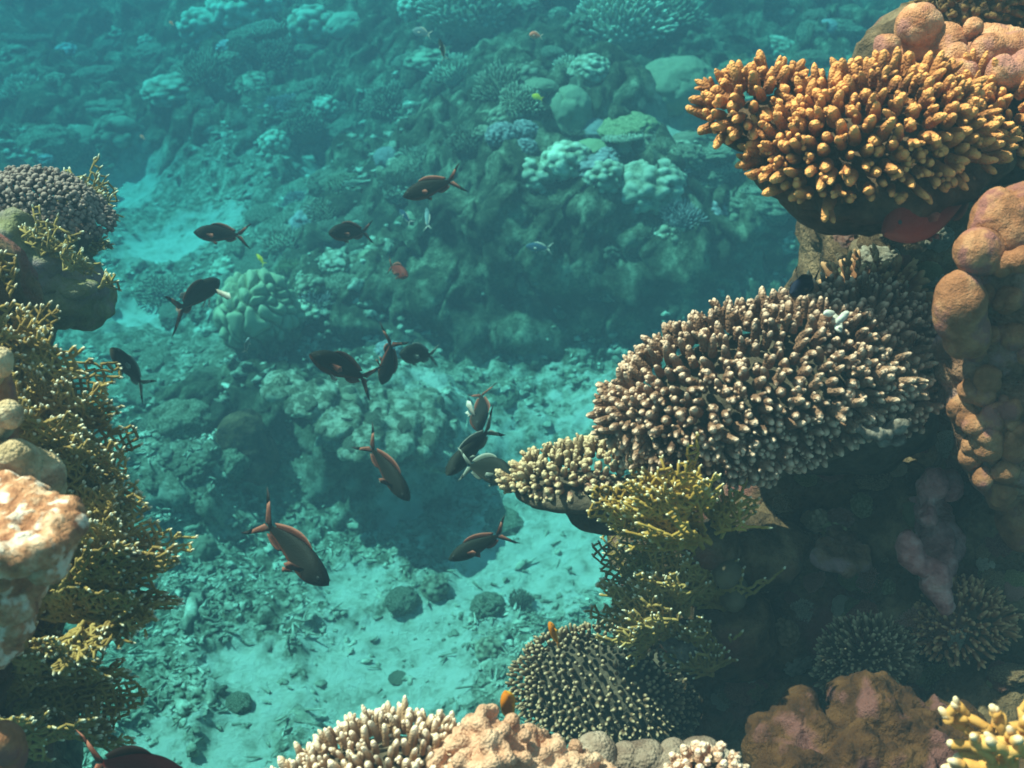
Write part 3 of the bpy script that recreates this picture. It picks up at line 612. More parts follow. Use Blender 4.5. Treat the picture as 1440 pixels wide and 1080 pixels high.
# lobed corals
def blobset(spec, d, k=1.0): return [(P(a, b, d + (o if len(r) else 0)), tuple(np.array(r) * PX * d * k)) for a, b, o, r in spec]
def single(name, label, cat, mesh_fn, loc, group=None):
    me = mesh_fn(loc); o = link(name, me); o.location = Vector([float(c) for c in loc]); tag(o, label, cat, group); return o
loc = P(1400, 400, 1.340)
root = empty('lobe_coral', loc, 'brown lobed coral climbing the right edge beside the dark gap', 'coral')
link('knob', merged('knob', [(P(1398, 312, 1.290), (.024, .024, .038)), (P(1376, 355, 1.270), (.022, .024, .022)), (P(1420, 330, 1.290), (.03, .03, .04))], .005, M['lobe'], amp=.003, fr=16, seed=3, lumps=(34, .008), loc=loc, smooth=4), root)
link('knob', merged('knob', [(P(1438, 296, 1.30), (.028, .028, .03)), (P(1448, 340, 1.30), (.03, .03, .032))], .005, M['lobe'], amp=.003, fr=16, seed=4, lumps=(34, .008), loc=loc), root)
link('knob', merged('knob', [(P(1350, 432, 1.290), (.026, .028, .042)), (P(1357, 470, 1.310), (.022, .025, .03))], .005, M['lobe'], amp=.003, fr=16, seed=5, lumps=(30, .006), loc=loc), root)
link('knob', merged('knob', [(P(1410, 372, 1.255), (.014, .014, .018)), (P(1440, 365, 1.240), (.017, .017, .018)), (P(1395, 365, 1.260), (.011, .011, .012))], .0035, M['lobe'], amp=.002, fr=16, seed=6, loc=loc), root)
link('base', merged('base', [(P(1410, 420, 1.350), (.045, .05, .06)), (P(1400, 500, 1.380), (.055, .06, .07)), (P(1440, 600, 1.390), (.08, .06, .09)), (P(1390, 560, 1.390), (.045, .05, .06))], .006, M['crustbrown'], amp=.012, fr=16, seed=7, lumps=(28, .012), loc=loc, smooth=1), root)
bo = [c for c in root.children if c.name.startswith('base')][0]
bt = BVHTree.FromPolygons([v.co + Vector(loc) for v in bo.data.vertices], [p.vertices[:] for p in bo.data.polygons]); rg_ = np.random.default_rng(66)
for k in range(34):
    d_ = Vector(ray(rg_.uniform(1350, 1442), rg_.uniform(395, 700))); hp = bt.ray_cast(Vector((0, 0, 0)), d_.normalized())
    if hp[0] is None: continue
    r_ = rg_.uniform(.007, .015); c_ = np.array(hp[0])
    link('knob', merged('knob', [(c_, (r_, r_, r_ * rg_.uniform(1, 1.5))), (c_ + rg_.normal(0, .008, 3), (r_ * .8,) * 3)], .0035, M['lobe'], amp=.005, fr=34, lumps=(60, .003), seed=200 + k, loc=loc), root)
loc = P(1420, 640, 1.42)
root = empty('lobe_coral', loc, 'orange brown rounded coral lumps in the shade at the lower right edge', 'coral')
for s_, (a, b, r_) in enumerate([(1392, 606, (.026, .03, .03)), (1436, 640, (.032, .035, .04)), (1412, 690, (.024, .03, .034)), (1446, 725, (.03, .03, .04))]):
    link('knob', merged('knob', [(P(a, b, 1.46), r_), (P(a + 30, b + 15, 1.50), r_)], .006, M['lobe'], amp=.009, fr=20, lumps=(30, .006), seed=60 + s_, loc=loc), root)
loc = P(1340, 100, 1.42)
root = empty('lobe_coral', loc, 'pink orange knobbly coral growing behind the top of the orange table coral', 'coral')
kn = [[(1292, 38, 1.44, 30), (1300, 55, 1.46, 32)], [(1246, 68, 1.42, 18)], [(1330, 62, 1.44, 22), (1345, 85, 1.42, 18)], [(1368, 42, 1.42, 14)], [(1390, 75, 1.42, 24), (1425, 72, 1.42, 26)], [(1350, 110, 1.40, 22), (1325, 98, 1.44, 20)], [(1410, 105, 1.38, 20), (1440, 100, 1.38, 24)]]
for s_, ks in enumerate(kn):
    link('knob', merged('knob', [(P(a, b, dd), (r_ * PX * 1.42,) * 3) for a, b, dd, r_ in ks], .004, M['lobepink'], amp=.004, fr=28, seed=20 + s_, lumps=(60, .005), loc=loc, smooth=2), root)
link('base', merged('base', [(P(1310, 100, 1.50), (.06, .05, .05)), (P(1400, 100, 1.5), (.09, .05, .05)), (P(1270, 90, 1.5), (.03, .04, .03))], .006, M['lobepink'], amp=.012, fr=22, seed=29, lumps=(40, .008), loc=loc, smooth=1), root)
# pink crust, pale sponge, flakes
single('encrusting_sponge', 'pink crusting growth running down the dark wall', 'sponge', lambda l: merged('sponge', [(P(1310, 690, 1.50), (0.0177, 0.0160, 0.0288)), (P(1300, 725, 1.49), (0.0150, 0.0160, 0.0216)), (P(1278, 770, 1.47), (0.0150, 0.0160, 0.0202)), (P(1295, 790, 1.47), (0.0204, 0.0160, 0.0130)), (P(1318, 812, 1.47), (0.0136, 0.0160, 0.0216)), (P(1325, 845, 1.47), (0.0095, 0.0120, 0.0180)), (P(1335, 680, 1.52), (0.0102, 0.0160, 0.0144)), (P(1305, 740, 1.60), (0.0340, 0.0960, 0.0360))], .005, M['pinkcrust'], amp=.012, fr=30, seed=9, loc=l, smooth=2), P(1300, 760, 1.48))
single('sponge', 'dim tan ball sponge in the shade below the golden fire coral', 'sponge', lambda l: merged('sponge', [(P(1022, 808, 1.50), (.022, .024, .024)), (P(1012, 786, 1.53), (.026, .03, .028)), (P(1020, 800, 1.60), (.03, .09, .03))], .005, M['dimball'], amp=.004, fr=20, seed=10, loc=l), P(1020, 800, 1.46))
single('encrusting_coral', 'small pale crust on the wall between the fire coral and the dark hollow', 'coral', lambda l: merged('crust', [(P(1175, 782, 1.55), (.030, .03, .017)), (P(1190, 770, 1.58), (.025, .05, .016))], .004, M['crustbrown'], amp=.012, fr=40, seed=12, loc=l), P(1175, 782, 1.53))
single('coral_fragment', 'pale dead coral scrap lodged under the brown fire coral tangle', 'coral', lambda l: merged('frag', [(P(942, 905, 1.56), (.022, .012, .009)), (P(960, 915, 1.56), (.016, .012, .012)), (P(950, 915, 1.60), (.015, .04, .009))], .0035, M['scrap'], amp=.010, fr=50, seed=13, loc=l), P(950, 910, 1.53))
single('coral_fragment', 'white broken flake lying on the grey staghorn coral', 'coral', lambda l: merged('frag', [(P(1184, 447, 1.34), (.004, .004, .012), basis((.6, 0, .8))), (P(1166, 441, 1.35), (.009, .005, .006)), (P(1174, 452, 1.37), (.008, .03, .006))], .0025, M['white'], amp=.002, fr=60, seed=14, loc=l, smooth=1), P(1180, 445, 1.34))
single('coral_fragment', 'pinkish ragged scrap at the lower right rim of the grey staghorn', 'coral', lambda l: merged('frag', [(P(1225, 605, 1.35), (.026, .010, .004), basis((.15, 0, 1))), (P(1262, 598, 1.355), (.020, .010, .006), basis((-.3, 0, 1))), (P(1245, 604, 1.39), (.02, .04, .005))], .0025, M['scrap'], amp=.007, fr=70, seed=15, loc=l, smooth=1), P(1245, 600, 1.34))
# mossy boulder + bottom row
single('mossy_boulder', 'mossy brown boulder with pinkish patches at the lower right', 'boulder', lambda l: merged('b', [(P(1240, 1022, 1.38), (.066, .07, .036)), (P(1140, 1066, 1.34), (.068, .07, .042)), (P(1290, 1085, 1.36), (.09, .09, .055)), (P(1190, 1105, 1.31), (.11, .08, .05)), (P(1340, 1060, 1.42), (.06, .06, .04))], .005, M['moss'], amp=.022, fr=22, seed=16, lumps=(36, .014), loc=l, oct=6), P(1200, 1060, 1.3))
loc = P(720, 1070, 1.08)
dd = 1.08
root = empty('cauliflower_coral', loc, 'cream pink knobbly coral at the bottom edge, right of the cream finger coral', 'coral')
rng = np.random.default_rng(5)
for (cx, cy_, cr, dz_) in [(690, 1070, 66, 0), (762, 1092, 60, .01), (820, 1110, 50, 0), (640, 1100, 50, -.01)]:
    c0 = P(cx, cy_, dd + dz_); rr = cr * PX * dd; dirs = fib_dirs(64, .7, rng); bl = [(c0, (rr * .80,) * 3)]
    for q_ in dirs:
        if q_[2] > -.35: bl.append((c0 + q_ * rr * rng.uniform(.86, 1.06), (rr * rng.uniform(.15, .235),) * 3, ))
    link('lobe', merged('lobe', bl, .0033, M['cream'], amp=.0016, fr=60, seed=int(cx), loc=loc, smooth=1, sub=2), root)
finger_colony('finger_coral', 'cream finger coral with white tips along the bottom edge', 'coral',
    [LB(545, 1112, 1.10, 125, 95, .05, up_of(-.1, .75, .6)), LB(440, 1125, 1.1, 60, 60, .03, up_of(-.4, .7, .5))],
    [(P(545, 1116, 1.11), basis(up_of(-.1, .75, .6)), (.086, .064, .032), .05), (P(470, 1150, 1.15), basis(up_of(0, .8, .5)), (.07, .05, .03), .1)],
    M['creamfinger'], M['grey_base'], .0098, .021, .0036, .0036, 71, buds=.4, mix=.5, cut=-.1, tips=(.55, 1), S=7)
root2 = empty('lump_coral', P(930, 1090, 1.2), 'grey brown smooth lumps of coral at the bottom edge, left of the mossy boulder', 'coral')
for s_, (a, b, r_) in enumerate([(838, 1055, .024), (880, 1062, .018), (908, 1066, .024), (950, 1062, .021), (985, 1062, .026), (1010, 1075, .02), (935, 1095, .04)]):
    link('knob', merged('knob', [(P(a, b, 1.2), (r_, r_, r_ * .8)), (P(a + 6, b + 28, 1.2), (r_ * 1.3, r_, r_))], .004, M['brownlump'], amp=.003, fr=30, seed=80 + s_, loc=P(930, 1090, 1.2)), root2)
finger_colony('bush_coral', 'small orange knobbly coral tuft between the grey lumps and mossy boulder', 'coral',
    [LB(990, 1098, 1.1, 52, 30, .03, up_of(0, .8, .5))], [(P(990, 1105, 1.12), basis(up_of(0, .8, .5)), (.035, .03, .02), .05)],
    M['cream'], M['orange_base'], .011, .012, .0048, .0045, 75, buds=1, mix=.3)

# ------------------------------------------------------------------ left side corals
fan_colony('fire_coral', 'tall fire coral colony with white tips filling the left edge behind the cream knobs', 'coral',
    [F(-40, 560, 1.38, 215, (.6, .8, .1), 1.9, .0092, .05), F(-30, 600, 1.34, 175, (.45, .9, .3), 1.8, .0092, .1), F(-20, 680, 1.36, 225, (.85, .45, .1), 1.5, .0092, .05), F(-10, 700, 1.32, 190, (.9, .25, .3), 1.5, .0092, .15),
     F(-50, 500, 1.30, 130, (.3, .9, .4), 2.0, .0092, .1), F(40, 520, 1.34, 90, (.4, .8, .4), 2.6, .0092, .1), F(90, 600, 1.34, 100, (.6, .6, .4), 2.4, .0092, .1), F(110, 690, 1.32, 95, (.6, .7, .4), 2.4, .0092, -.1), F(20, 640, 1.30, 130, (.5, .8, .4), 2.2, .0092, -.1)],
    M['fire'], 101, P(-20, 620, 1.38), stem=[(P(-20, 620, 1.4), (.05, .05, .1)), (P(-60, 620, 1.42), (.08, .08, .12))], stem_mat=M['rock'])
fan_colony('fire_coral', 'broad fire coral fan spreading right above the dark blue notch, left side', 'coral',
    [F(40, 840, 1.34, 255, (.80, .55, .1), 1.3, .0092, .04), F(50, 800, 1.31, 205, (.55, .85, .2), 1.4, .0092, .1), F(60, 850, 1.3, 215, (.97, .25, .25), 1.2, .0092, .12), F(150, 800, 1.3, 110, (.8, .3, .4), 2.4, .0092, .1), F(170, 860, 1.3, 80, (.6, -.2, .4), 2.4, .0092, .1), F(120, 880, 1.3, 90, (.6, -.3, .4), 2.4, .0092, .1), F(90, 790, 1.28, 120, (.7, .7, .3), 2.0, .0092, -.1), F(80, 800, 1.36, 200, (.65, .75, 0), 1.6, .0092, 0.0)],
    M['fire'], 103, P(40, 850, 1.36), stem=[(P(30, 850, 1.38), (.06, .05, .07)), (P(-30, 850, 1.42), (.1, .08, .08))], stem_mat=M['rock'])
fan_colony('fire_coral', 'ragged lower fire coral in shadow at the bottom left', 'coral',
    [F(90, 960, 1.36, 110, (.8, .2, .4), 2.4, .0092, .1), F(110, 1040, 1.36, 80, (.6, .5, .4), 2.4, .0092, .1), F(20, 1000, 1.36, 185, (.75, .6, .1), 1.6, .0092, .1), F(0, 980, 1.32, 150, (.4, .9, .3), 1.8, .0092, .1), F(-10, 1040, 1.3, 170, (.85, .2, .3), 1.8, 0.0104, .1), F(40, 930, 1.3, 120, (.8, .3, .4), 2.0, .0092, -.1)],
    M['fire'], 107, P(0, 1000, 1.38), stem=[(P(10, 1000, 1.4), (.05, .05, .08)), (P(-40, 1000, 1.42), (.08, .08, .1))], stem_mat=M['rock'])
finger_colony('bush_coral', 'dense purple grey bushy coral at the upper left edge', 'coral',
    [LB(55, 300, 1.95, 92, 52, .07, up_of(.15, .85, .5), (1, 0, -.28))], [(P(50, 325, 2.0), basis(up_of(.1, .8, .5), (1, 0, -.28)), (.105, .09, .045), .1), (P(0, 345, 2.05), basis(up_of(.1, .8, .5)), (.12, .1, .08), .1)],
    M['purple'], M['purple'], .0088, .0095, .0044, .0044, 111, buds=1.0, mix=.15, cut=-.2, tips=(.3, 1))
fan_colony('fire_coral', 'green gold fire coral sprig behind the purple bushy coral', 'coral',
    [F(110, 300, 2.12, 80, (.3, .9, .1), 2.0, 0.0136, .1), F(120, 300, 2.08, 55, (.8, .5, .2), 2.0, 0.0136, .1), F(115, 350, 2.0, 50, (.9, .1, .2), 1.6, 0.0128, .1)],
    M['fire'], 113, P(110, 310, 2.12), stem=[(P(105, 330, 2.12), (.05, .05, .05))], stem_mat=M['olive'])
fan_colony('fire_coral', 'low olive fire coral on top of the olive boulder, left side', 'coral',
    [F(60, 360, 1.85, 70, (.2, .9, .3), 2.4, 0.0112, .1), F(95, 380, 1.83, 50, (.6, .6, .4), 2.0, 0.0112, .1), F(140, 405, 1.85, 32, (.9, .3, .2), 1.6, 0.0104, .1)],
    M['fire'], 117, P(70, 380, 1.87), stem=[(P(60, 380, 1.9), (.05, .05, .04)), (P(110, 405, 1.9), (.04, .04, .02))], stem_mat=M['olive'])
single('olive_boulder', 'lumpy olive boulder below the purple bushy coral', 'boulder', lambda l: merged('b', [(P(95, 408, 1.95), (.06, .08, .055)), (P(40, 385, 1.93), (.08, .08, .08)), (P(20, 345, 1.9), (.05, .06, .05)), (P(115, 425, 1.97), (.045, .06, .035)), (P(10, 430, 2.0), (.1, .1, .07))], .006, M['olive'], amp=.014, fr=20, seed=21, lumps=(34, .012), loc=l, oct=6), P(60, 400, 1.95))
single('pink_boulder', 'sunlit pink and orange encrusted boulder at the left edge', 'boulder', lambda l: merged('b', [(P(35, 745, .95), (.044, .05, .017)), (P(-5, 738, .97), (.05, .06, .022)), (P(0, 800, .99), (.034, .045, .045)), (P(-30, 850, 1.02), (.045, .05, .06)), (P(-60, 780, 1.05), (.07, .09, .08)), (P(72, 772, .96), (.014, .03, .016))], .003, M['pinkrock'], amp=.010, fr=34, seed=22, lumps=(60, .006), loc=l, oct=6, smooth=2), P(20, 780, .97))
root = empty('knob_coral', P(10, 590, 1.08), 'smooth cream knobs in front of the fire coral at the left edge', 'coral')
for s_, (a, b, d_, r_) in enumerate([(2, 510, 1.05, (.012, .014, .017)), (14, 582, 1.05, (.014, .014, .016)), (-8, 596, 1.05, (.013, .014, .014))]):
    link('knob', merged('knob', [(P(a, b, d_), r_), (P(a - 14, b + 14, d_ + .02), r_)], .0035, M['knob'], amp=.0015, fr=30, seed=90 + s_, loc=P(10, 590, 1.08)), root)
link('base', merged('base', [(P(-10, 560, 1.10), (.02, .03, .07)), (P(-30, 600, 1.14), (.04, .05, .08))], .005, M['lobe'], amp=.004, fr=20, seed=94, loc=P(10, 590, 1.08)), root)
single('lumpy_coral', 'pinkish cream lumpy coral above the sunlit pink boulder', 'coral', lambda l: merged('b', [(P(12, 660, 1.06), (.026, .03, .018)), (P(50, 672, 1.08), (.024, .03, .016)), (P(-20, 655, 1.08), (.03, .03, .03)), (P(10, 690, 1.12), (.05, .05, .025)), (P(20, 650, 1.05), (.013, .013, .013)), (P(74, 690, 1.1), (.012, .015, .012))], .004, M['knob'], amp=.006, fr=30, seed=23, lumps=(48, .007), loc=l, smooth=1), P(20, 670, 1.08))
single('round_coral', 'tan round coral knob at the bottom left corner', 'coral', lambda l: merged('b', [(P(8, 1045, 1.02), (.018, .02, .024)), (P(-10, 1070, 1.06), (.03, .04, .03))], .004, M['lobe'], amp=.003, fr=20, seed=24, loc=l), P(5, 1050, 1.03))
# small left sprigs near the channel (fire coral at bottom)

def bvh_of(o):
    me = o.data; return BVHTree.FromPolygons([v.co[:] for v in me.vertices], [p.vertices[:] for p in me.polygons])
# ------------------------------------------------------------------ far corals: prototypes
PROTO = {}
def proto(kind):
    if kind in PROTO: return PROTO[kind]
    t, v = kind.rsplit('_', 1); seed = hash3(np.array([len(t)]), np.array([int(v)]), np.array([7]))[0]; seed = int(seed * 9999); rng = np.random.default_rng(seed)
    mb = MB()
    if t in ('bush', 'shrub'):
        sh = t == 'shrub'
        lob = [(np.array([0, 0, .0]), np.eye(3), (.8, .8, .62))]
        a = dome_fingers(lob, .115 if not sh else .14, .19 if not sh else .28, .048 if not sh else .046, .038 if not sh else .034, rng, cut=-.15, mix=.35 if not sh else .6, noise=.35)
        vv, q, tt, tp, _ = tubes(*a[:2], a[2], a[3], a[4], S=5, prof=FPL, tips=(.2, .9)); mb.add(vv, q, tt, tp)
        vv, f = ellipsoid(np.array([0, 0, -.05]), np.eye(3), np.array([.78, .78, .58]), 4, .08, 3, seed); mb.add(vv, None, f, np.zeros(len(vv)))
    elif t == 'cauli':
        vv, f, b = lobed(seed, 70, .30, .34, 5, .8, .03); mb.add(vv, None, f, sstep(.6, 1, b))
    elif t == 'knobs':
        vv, f, b = lobed(seed, 160, .19, .22, 5, .78, .03); mb.add(vv, None, f, sstep(.6, 1, b))
    elif t == 'mound':
        vv, f, b = lobed(seed, 24, .6, .12, 5, .72, .05); mb.add(vv, None, f, b * .5)
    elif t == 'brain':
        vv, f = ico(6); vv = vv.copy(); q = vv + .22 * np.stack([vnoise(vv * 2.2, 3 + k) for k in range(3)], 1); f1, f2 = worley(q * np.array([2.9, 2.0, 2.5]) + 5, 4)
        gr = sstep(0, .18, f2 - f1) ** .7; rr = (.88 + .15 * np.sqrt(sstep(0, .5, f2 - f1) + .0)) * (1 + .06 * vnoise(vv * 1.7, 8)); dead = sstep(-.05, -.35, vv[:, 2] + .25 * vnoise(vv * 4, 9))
        rr = rr - dead * (.07 + .05 * fbm(vv * 6, 4, 2)); vv = vv * rr[:, None]; mb.add(vv, None, f, gr * (1 - dead))  # 'dead' paints shade on the lower half, as a darker rough base
    elif t == 'pillar':
        vv, f, b = lobed(seed, 50, .36, .14, 5, 1.45, .03); mb.add(vv, None, f, b * .6)
    elif t == 'table':
        a = dome_fingers([(np.array([0, 0, .35]), np.eye(3), (.95, .95, .16))], .12, .17, .045, .034, rng, cut=.0, mix=.8, noise=.25)
        vv, q, tt, tp, _ = tubes(*a[:2], a[2], a[3], a[4], S=5, prof=FPL, tips=(.2, .9)); mb.add(vv, q, tt, tp)
        for c_, r_ in (((0, 0, .33), (.93, .93, .14)), ((0, 0, .0), (.35, .35, .5)), ((0, 0, -.4), (.5, .5, .3))):
            vv, f = ellipsoid(np.array(c_), np.eye(3), np.array(r_), 4, .08, 3, seed); mb.add(vv, None, f, np.zeros(len(vv)))
    elif t == 'rock':
        vv, f = ico(5); vv = vv.copy(); f1, f2 = worley(vv * 1.9 + seed, seed); g1, g2 = worley(vv * 4.6 + seed, seed + 2)
        r_ = .8 + .32 * np.sqrt(np.clip(1 - f1 * f1, 0, 1)) + .15 * np.sqrt(np.clip(1 - g1 * g1 * 1.3, 0, 1)) + .12 * fbm(vv * 3, 5, seed); vv = vv * (r_ * .85)[:, None] * np.array([1, .9, .7])
        mb.add(vv, None, f, np.zeros(len(vv)))
    PROTO[kind] = mb; return mb
PM = {}
def far(px, py, size, kind, mat, label, group=None, name=None, sink=.25, squash=1.0, rot=None, xs=1.0, cat='coral', depth=None, lift=0):
    q, t = hit(px, py)
    if depth is not None: q = P(px, py, depth); t = depth
    key = (kind, mat)
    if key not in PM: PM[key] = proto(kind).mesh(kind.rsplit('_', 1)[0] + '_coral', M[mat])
    r_ = size * .5 * PX * t
    o = link(name or {'bush': 'bush_coral', 'shrub': 'shrub_coral', 'cauli': 'cauliflower_coral', 'knobs': 'knobby_coral', 'mound': 'mound_coral', 'brain': 'brain_coral', 'pillar': 'pillar_coral', 'table': 'table_coral', 'rock': 'reef_rock'}[kind.rsplit('_', 1)[0]], PM[key])
    o.location = Vector([float(c) for c in q]) + Vector((0, r_ * .35, r_ * (lift - .1))); o.scale = (r_ * xs, r_, r_ * squash)
    o.rotation_euler = (random.uniform(-.15, .15), random.uniform(-.15, .15), random.uniform(0, 6.28) if rot is None else rot)
    tag(o, label, cat, group); return o
random.seed(4)
FAR = [
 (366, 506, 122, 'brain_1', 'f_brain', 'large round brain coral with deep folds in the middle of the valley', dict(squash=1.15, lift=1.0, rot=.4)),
 (342, 32, 92, 'knobs_1', 'f_pale', 'ridged dome coral cut by the top edge, left half of the photo', {}),
 (283, 52, 62, 'cauli_1', 'f_pale', 'lumpy pale coral just left of the ridged dome at the top edge', {}),
 (440, 52, 66, 'cauli_2', 'f_pale', 'pair of pale lobes right of the ridged dome at the top edge', {}),
 (485, 48, 50, 'mound_1', 'f_pale', 'small rounded coral right of the pale lobe pair near the top edge', {}),
 (385, 96, 60, 'bush_1', 'f_dark', 'hazy brown bush below the ridged dome', {}),
 (290, 108, 80, 'shrub_1', 'f_dark', 'wide hazy shrub coral on the far left slope', dict(xs=1.3)),
 (240, 140, 70, 'cauli_3', 'f_pale', 'pale lit coral clump on the far left slope above the dark hollow', dict(xs=1.3, squash=.6)),
 (150, 150, 80, 'rock_1', 'f_rock', 'pale ledge rock streaked with light, far left slope', dict(xs=1.5, squash=.5)),
 (60, 208, 90, 'rock_2', 'f_rock', 'craggy hazy rock above the purple bushy coral', {}),
 (170, 205, 70, 'cauli_4', 'f_dark', 'dim lumpy coral above the blue sand gap at left', {}),
 (30, 130, 60, 'shrub_2', 'f_pale', 'faint coral head near the left edge, above the craggy rock', {}),
 (385, 210, 40, 'cauli_2', 'f_pale', 'bright small coral right of the dark hollow, left slope', {}),
 (425, 195, 60, 'bush_2', 'f_dark', 'hazy bush coral between the dark hollow and the sand patch', {}),
 (400, 345, 60, 'shrub_1', 'f_pale', 'white tipped shrub coral left of the sand, below the swimming pair', dict(xs=1.2)),
 (340, 352, 50, 'rock_3', 'f_rock', 'pale rubble lump behind the brain coral', {}),
 (230, 415, 85, 'bush_3', 'f_dark', 'grey green fine bush left of the brain coral', dict(squash=.7)),
 (405, 380, 38, 'shrub_3', 'f_green', 'yellow green tuft coral behind the brain coral', {}),
 (432, 392, 36, 'knobs_2', 'f_pale', 'pale white knobbed coral right behind the brain coral', {}),
 (485, 405, 70, 'rock_1', 'f_rock', 'white dusted lumpy rock right of the brain coral', {}),
 (516, 425, 24, 'mound_2', 'f_mass', 'small green ball coral beside the white dusted rock', {}),
 (518, 362, 30, 'mound_3', 'f_mass', 'dim ball coral above the white dusted rock', {}),
 (545, 497, 44, 'knobs_3', 'f_purple', 'round white speckled coral behind the tail of the largest centre fish', {}),
 (470, 372, 50, 'cauli_1', 'f_pale', 'pale cauliflower coral uphill of the white dusted rock', {}),
 (670, 42, 120, 'bush_2', 'f_pale', 'big spiky dome coral at the top centre', dict(squash=.9)),
 (582, 22, 44, 'cauli_1', 'f_pale', 'small pale coral left of the big spiky dome, top centre', {}),
 (610, 12, 40, 'cauli_4', 'f_pale', 'small coral touching the top edge left of the spiky dome', {}),
 (795, 22, 80, 'table_1', 'f_pale', 'pale table coral at the top edge, centre right', dict(xs=1.2)),
 (870, 62, 118, 'bush_1', 'f_pale', 'largest spiky dome coral below the top edge, right of centre', dict(squash=1.0)),
 (935, 45, 90, 'bush_3', 'f_dark', 'hazy bush coral right of the largest spiky dome', {}),
 (830, 112, 54, 'knobs_2', 'f_pale', 'round knobbed coral below the largest spiky dome', {}),
 (800, 176, 62, 'pillar_1', 'f_mass', 'stout pillar coral with a pale cap', dict(squash=.82)),
 (950, 142, 100, 'mound_1', 'f_mass', 'wide smooth boulder coral left of the orange table coral', dict(squash=.9)),
 (762, 128, 40, 'mound_2', 'f_mass', 'flat pale coral behind the pillar coral', dict(squash=.5)),
 (640, 104, 64, 'shrub_2', 'f_pale', 'spiky shrub coral with bright fingers below the big spiky dome', {}),
 (705, 128, 80, 'shrub_3', 'f_dark', 'dark shrub coral uphill left of the pillar coral', {}),
 (735, 162, 60, 'bush_2', 'f_dark', 'dim bush coral touching the left of the pillar coral', {}),
 (706, 200, 42, 'knobs_3', 'f_purple', 'mauve round coral, left one of a pair on the block', {}),
 (738, 192, 36, 'knobs_1', 'f_purple', 'mauve round coral, right one of a pair on the block', {}),
 (738, 216, 32, 'knobs_2', 'f_purple', 'small mauve ball below the mauve pair', {}),
 (660, 205, 60, 'shrub_1', 'f_dark', 'grey shrub coral left of the mauve pair', {}),
 (885, 180, 90, 'rock_3', 'f_green', 'yellow green crusted rock right of the pillar coral', dict(squash=.55)),
 (880, 212, 46, 'table_2', 'f_pale', 'small white rimmed table coral below the yellow green rock', dict(squash=.8)),
 (744, 266, 62, 'cauli_2', 'f_pale', 'pale cauliflower coral on the block edge, right of the upper fish', {}),
 (797, 240, 62, 'cauli_3', 'f_pale', 'bright cauliflower coral below the pillar coral', {}),
 (850, 262, 56, 'cauli_1', 'f_pale', 'cauliflower coral in the middle of the block edge', {}),
 (915, 285, 95, 'knobs_1', 'f_pale', 'large knobbed dome at the right of the block edge', {}),
 (830, 222, 50, 'mound_3', 'f_green', 'low yellow green mound left of the small white rimmed table', dict(squash=.6)),
 (955, 330, 60, 'cauli_4', 'f_dark', 'dark lumpy coral low on the right end of the block', {}),
 (548, 232, 40, 'mound_1', 'f_purple', 'faint bluish mound left of the upper fish', {}),
 (590, 232, 60, 'shrub_3', 'f_pale', 'pale tipped shrub above the upper fish', {}),
 (545, 160, 60, 'bush_3', 'f_dark', 'hazy dark bush uphill from the sand patch', {}),
 (1110, 340, 70, 'knobs_3', 'f_pale', 'hazy knobbed coral in the gap left of the orange coral stem', dict(squash=.7)),
 (1070, 290, 110, 'rock_2', 'f_rock', 'hazy lit rock below the left arm of the orange table coral', dict(squash=.6)),
 (1180, 40, 80, 'rock_1', 'f_rock', 'faint rock streaked with light at the top, left of the pink orange knobs', dict(squash=.6)),
 (980, 215, 90, 'rock_3', 'f_rock', 'pale flat rock behind the left arm of the orange table coral', dict(squash=.35, xs=1.3)),
 (700, 560, 60, 'mound_2', 'f_rock', 'ghostly round lump on the sand plateau behind the vertical fish', dict(squash=.7)),
 (565, 858, 50, 'rock_2', 'f_rock', 'pale topped rock with dark side on the lower rubble floor', {}),
 (612, 838, 44, 'cauli_3', 'f_dark', 'dark knobbed coral right of the pale topped rock on the rubble floor', {}),
 (686, 866, 52, 'knobs_2', 'f_rock', 'grey round coral on the sand, left of the golden fire coral bush', {}),
 (732, 856, 38, 'shrub_1', 'f_dark', 'small dark shrub coral on bright sand near the fire coral', {}),
 (688, 925, 44, 'cauli_2', 'f_dark', 'dark lump on the sand above the small brown orange fish', {}),
 (560, 956, 30, 'mound_3', 'f_rock', 'low stone half buried in the brightest sand patch', dict(squash=.5)),
 (335, 1000, 40, 'rock_1', 'f_rock', 'pale ringed rock on the rubble, bottom left of the floor', {}),
 (275, 700, 60, 'cauli_4', 'f_rock', 'pale crusted coral lump beside the broad fire coral fan', {}),
 (250, 600, 90, 'rock_3', 'f_rock', 'pale ragged rock under the small left fish', {}),
 (320, 655, 70, 'rock_2', 'f_rock', 'pale ragged rock at the left end of the dark ledge', {}),
 (285, 780, 40, 'pillar_1', 'f_dark', 'dim upright coral stub right of the broad fire coral fan', {}),
 (480, 600, 60, 'rock_1', 'f_rock', 'white crusted rim rock on the ledge below the largest centre fish', dict(squash=.5, xs=1.4)),
 (440, 565, 60, 'rock_2', 'f_rock', 'crusted rim rock at the upper left of the ledge', dict(squash=.5, xs=1.3)),
 (560, 635, 60, 'rock_3', 'f_rock', 'flat pale slab at the middle of the ledge rim', dict(squash=.35, xs=1.3)),
 (600, 650, 50, 'rock_1', 'f_dark', 'dark flat slab at the right end of the ledge rim', dict(squash=.4, xs=1.2)),
 (705, 740, 70, 'rock_3', 'f_rock', 'pale rock behind the tail of the fish over the rubble', dict(squash=.6)),
]
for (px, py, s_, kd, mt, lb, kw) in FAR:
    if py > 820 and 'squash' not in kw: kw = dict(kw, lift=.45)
    up_ = (py < 300 and kd.split('_')[0] in ('bush', 'mound', 'pillar', 'cauli', 'knobs', 'table')); far(px, py, s_ * (1.22 if up_ else 1), kd, mt, lb, **(dict(kw, lift=.35) if up_ else kw))
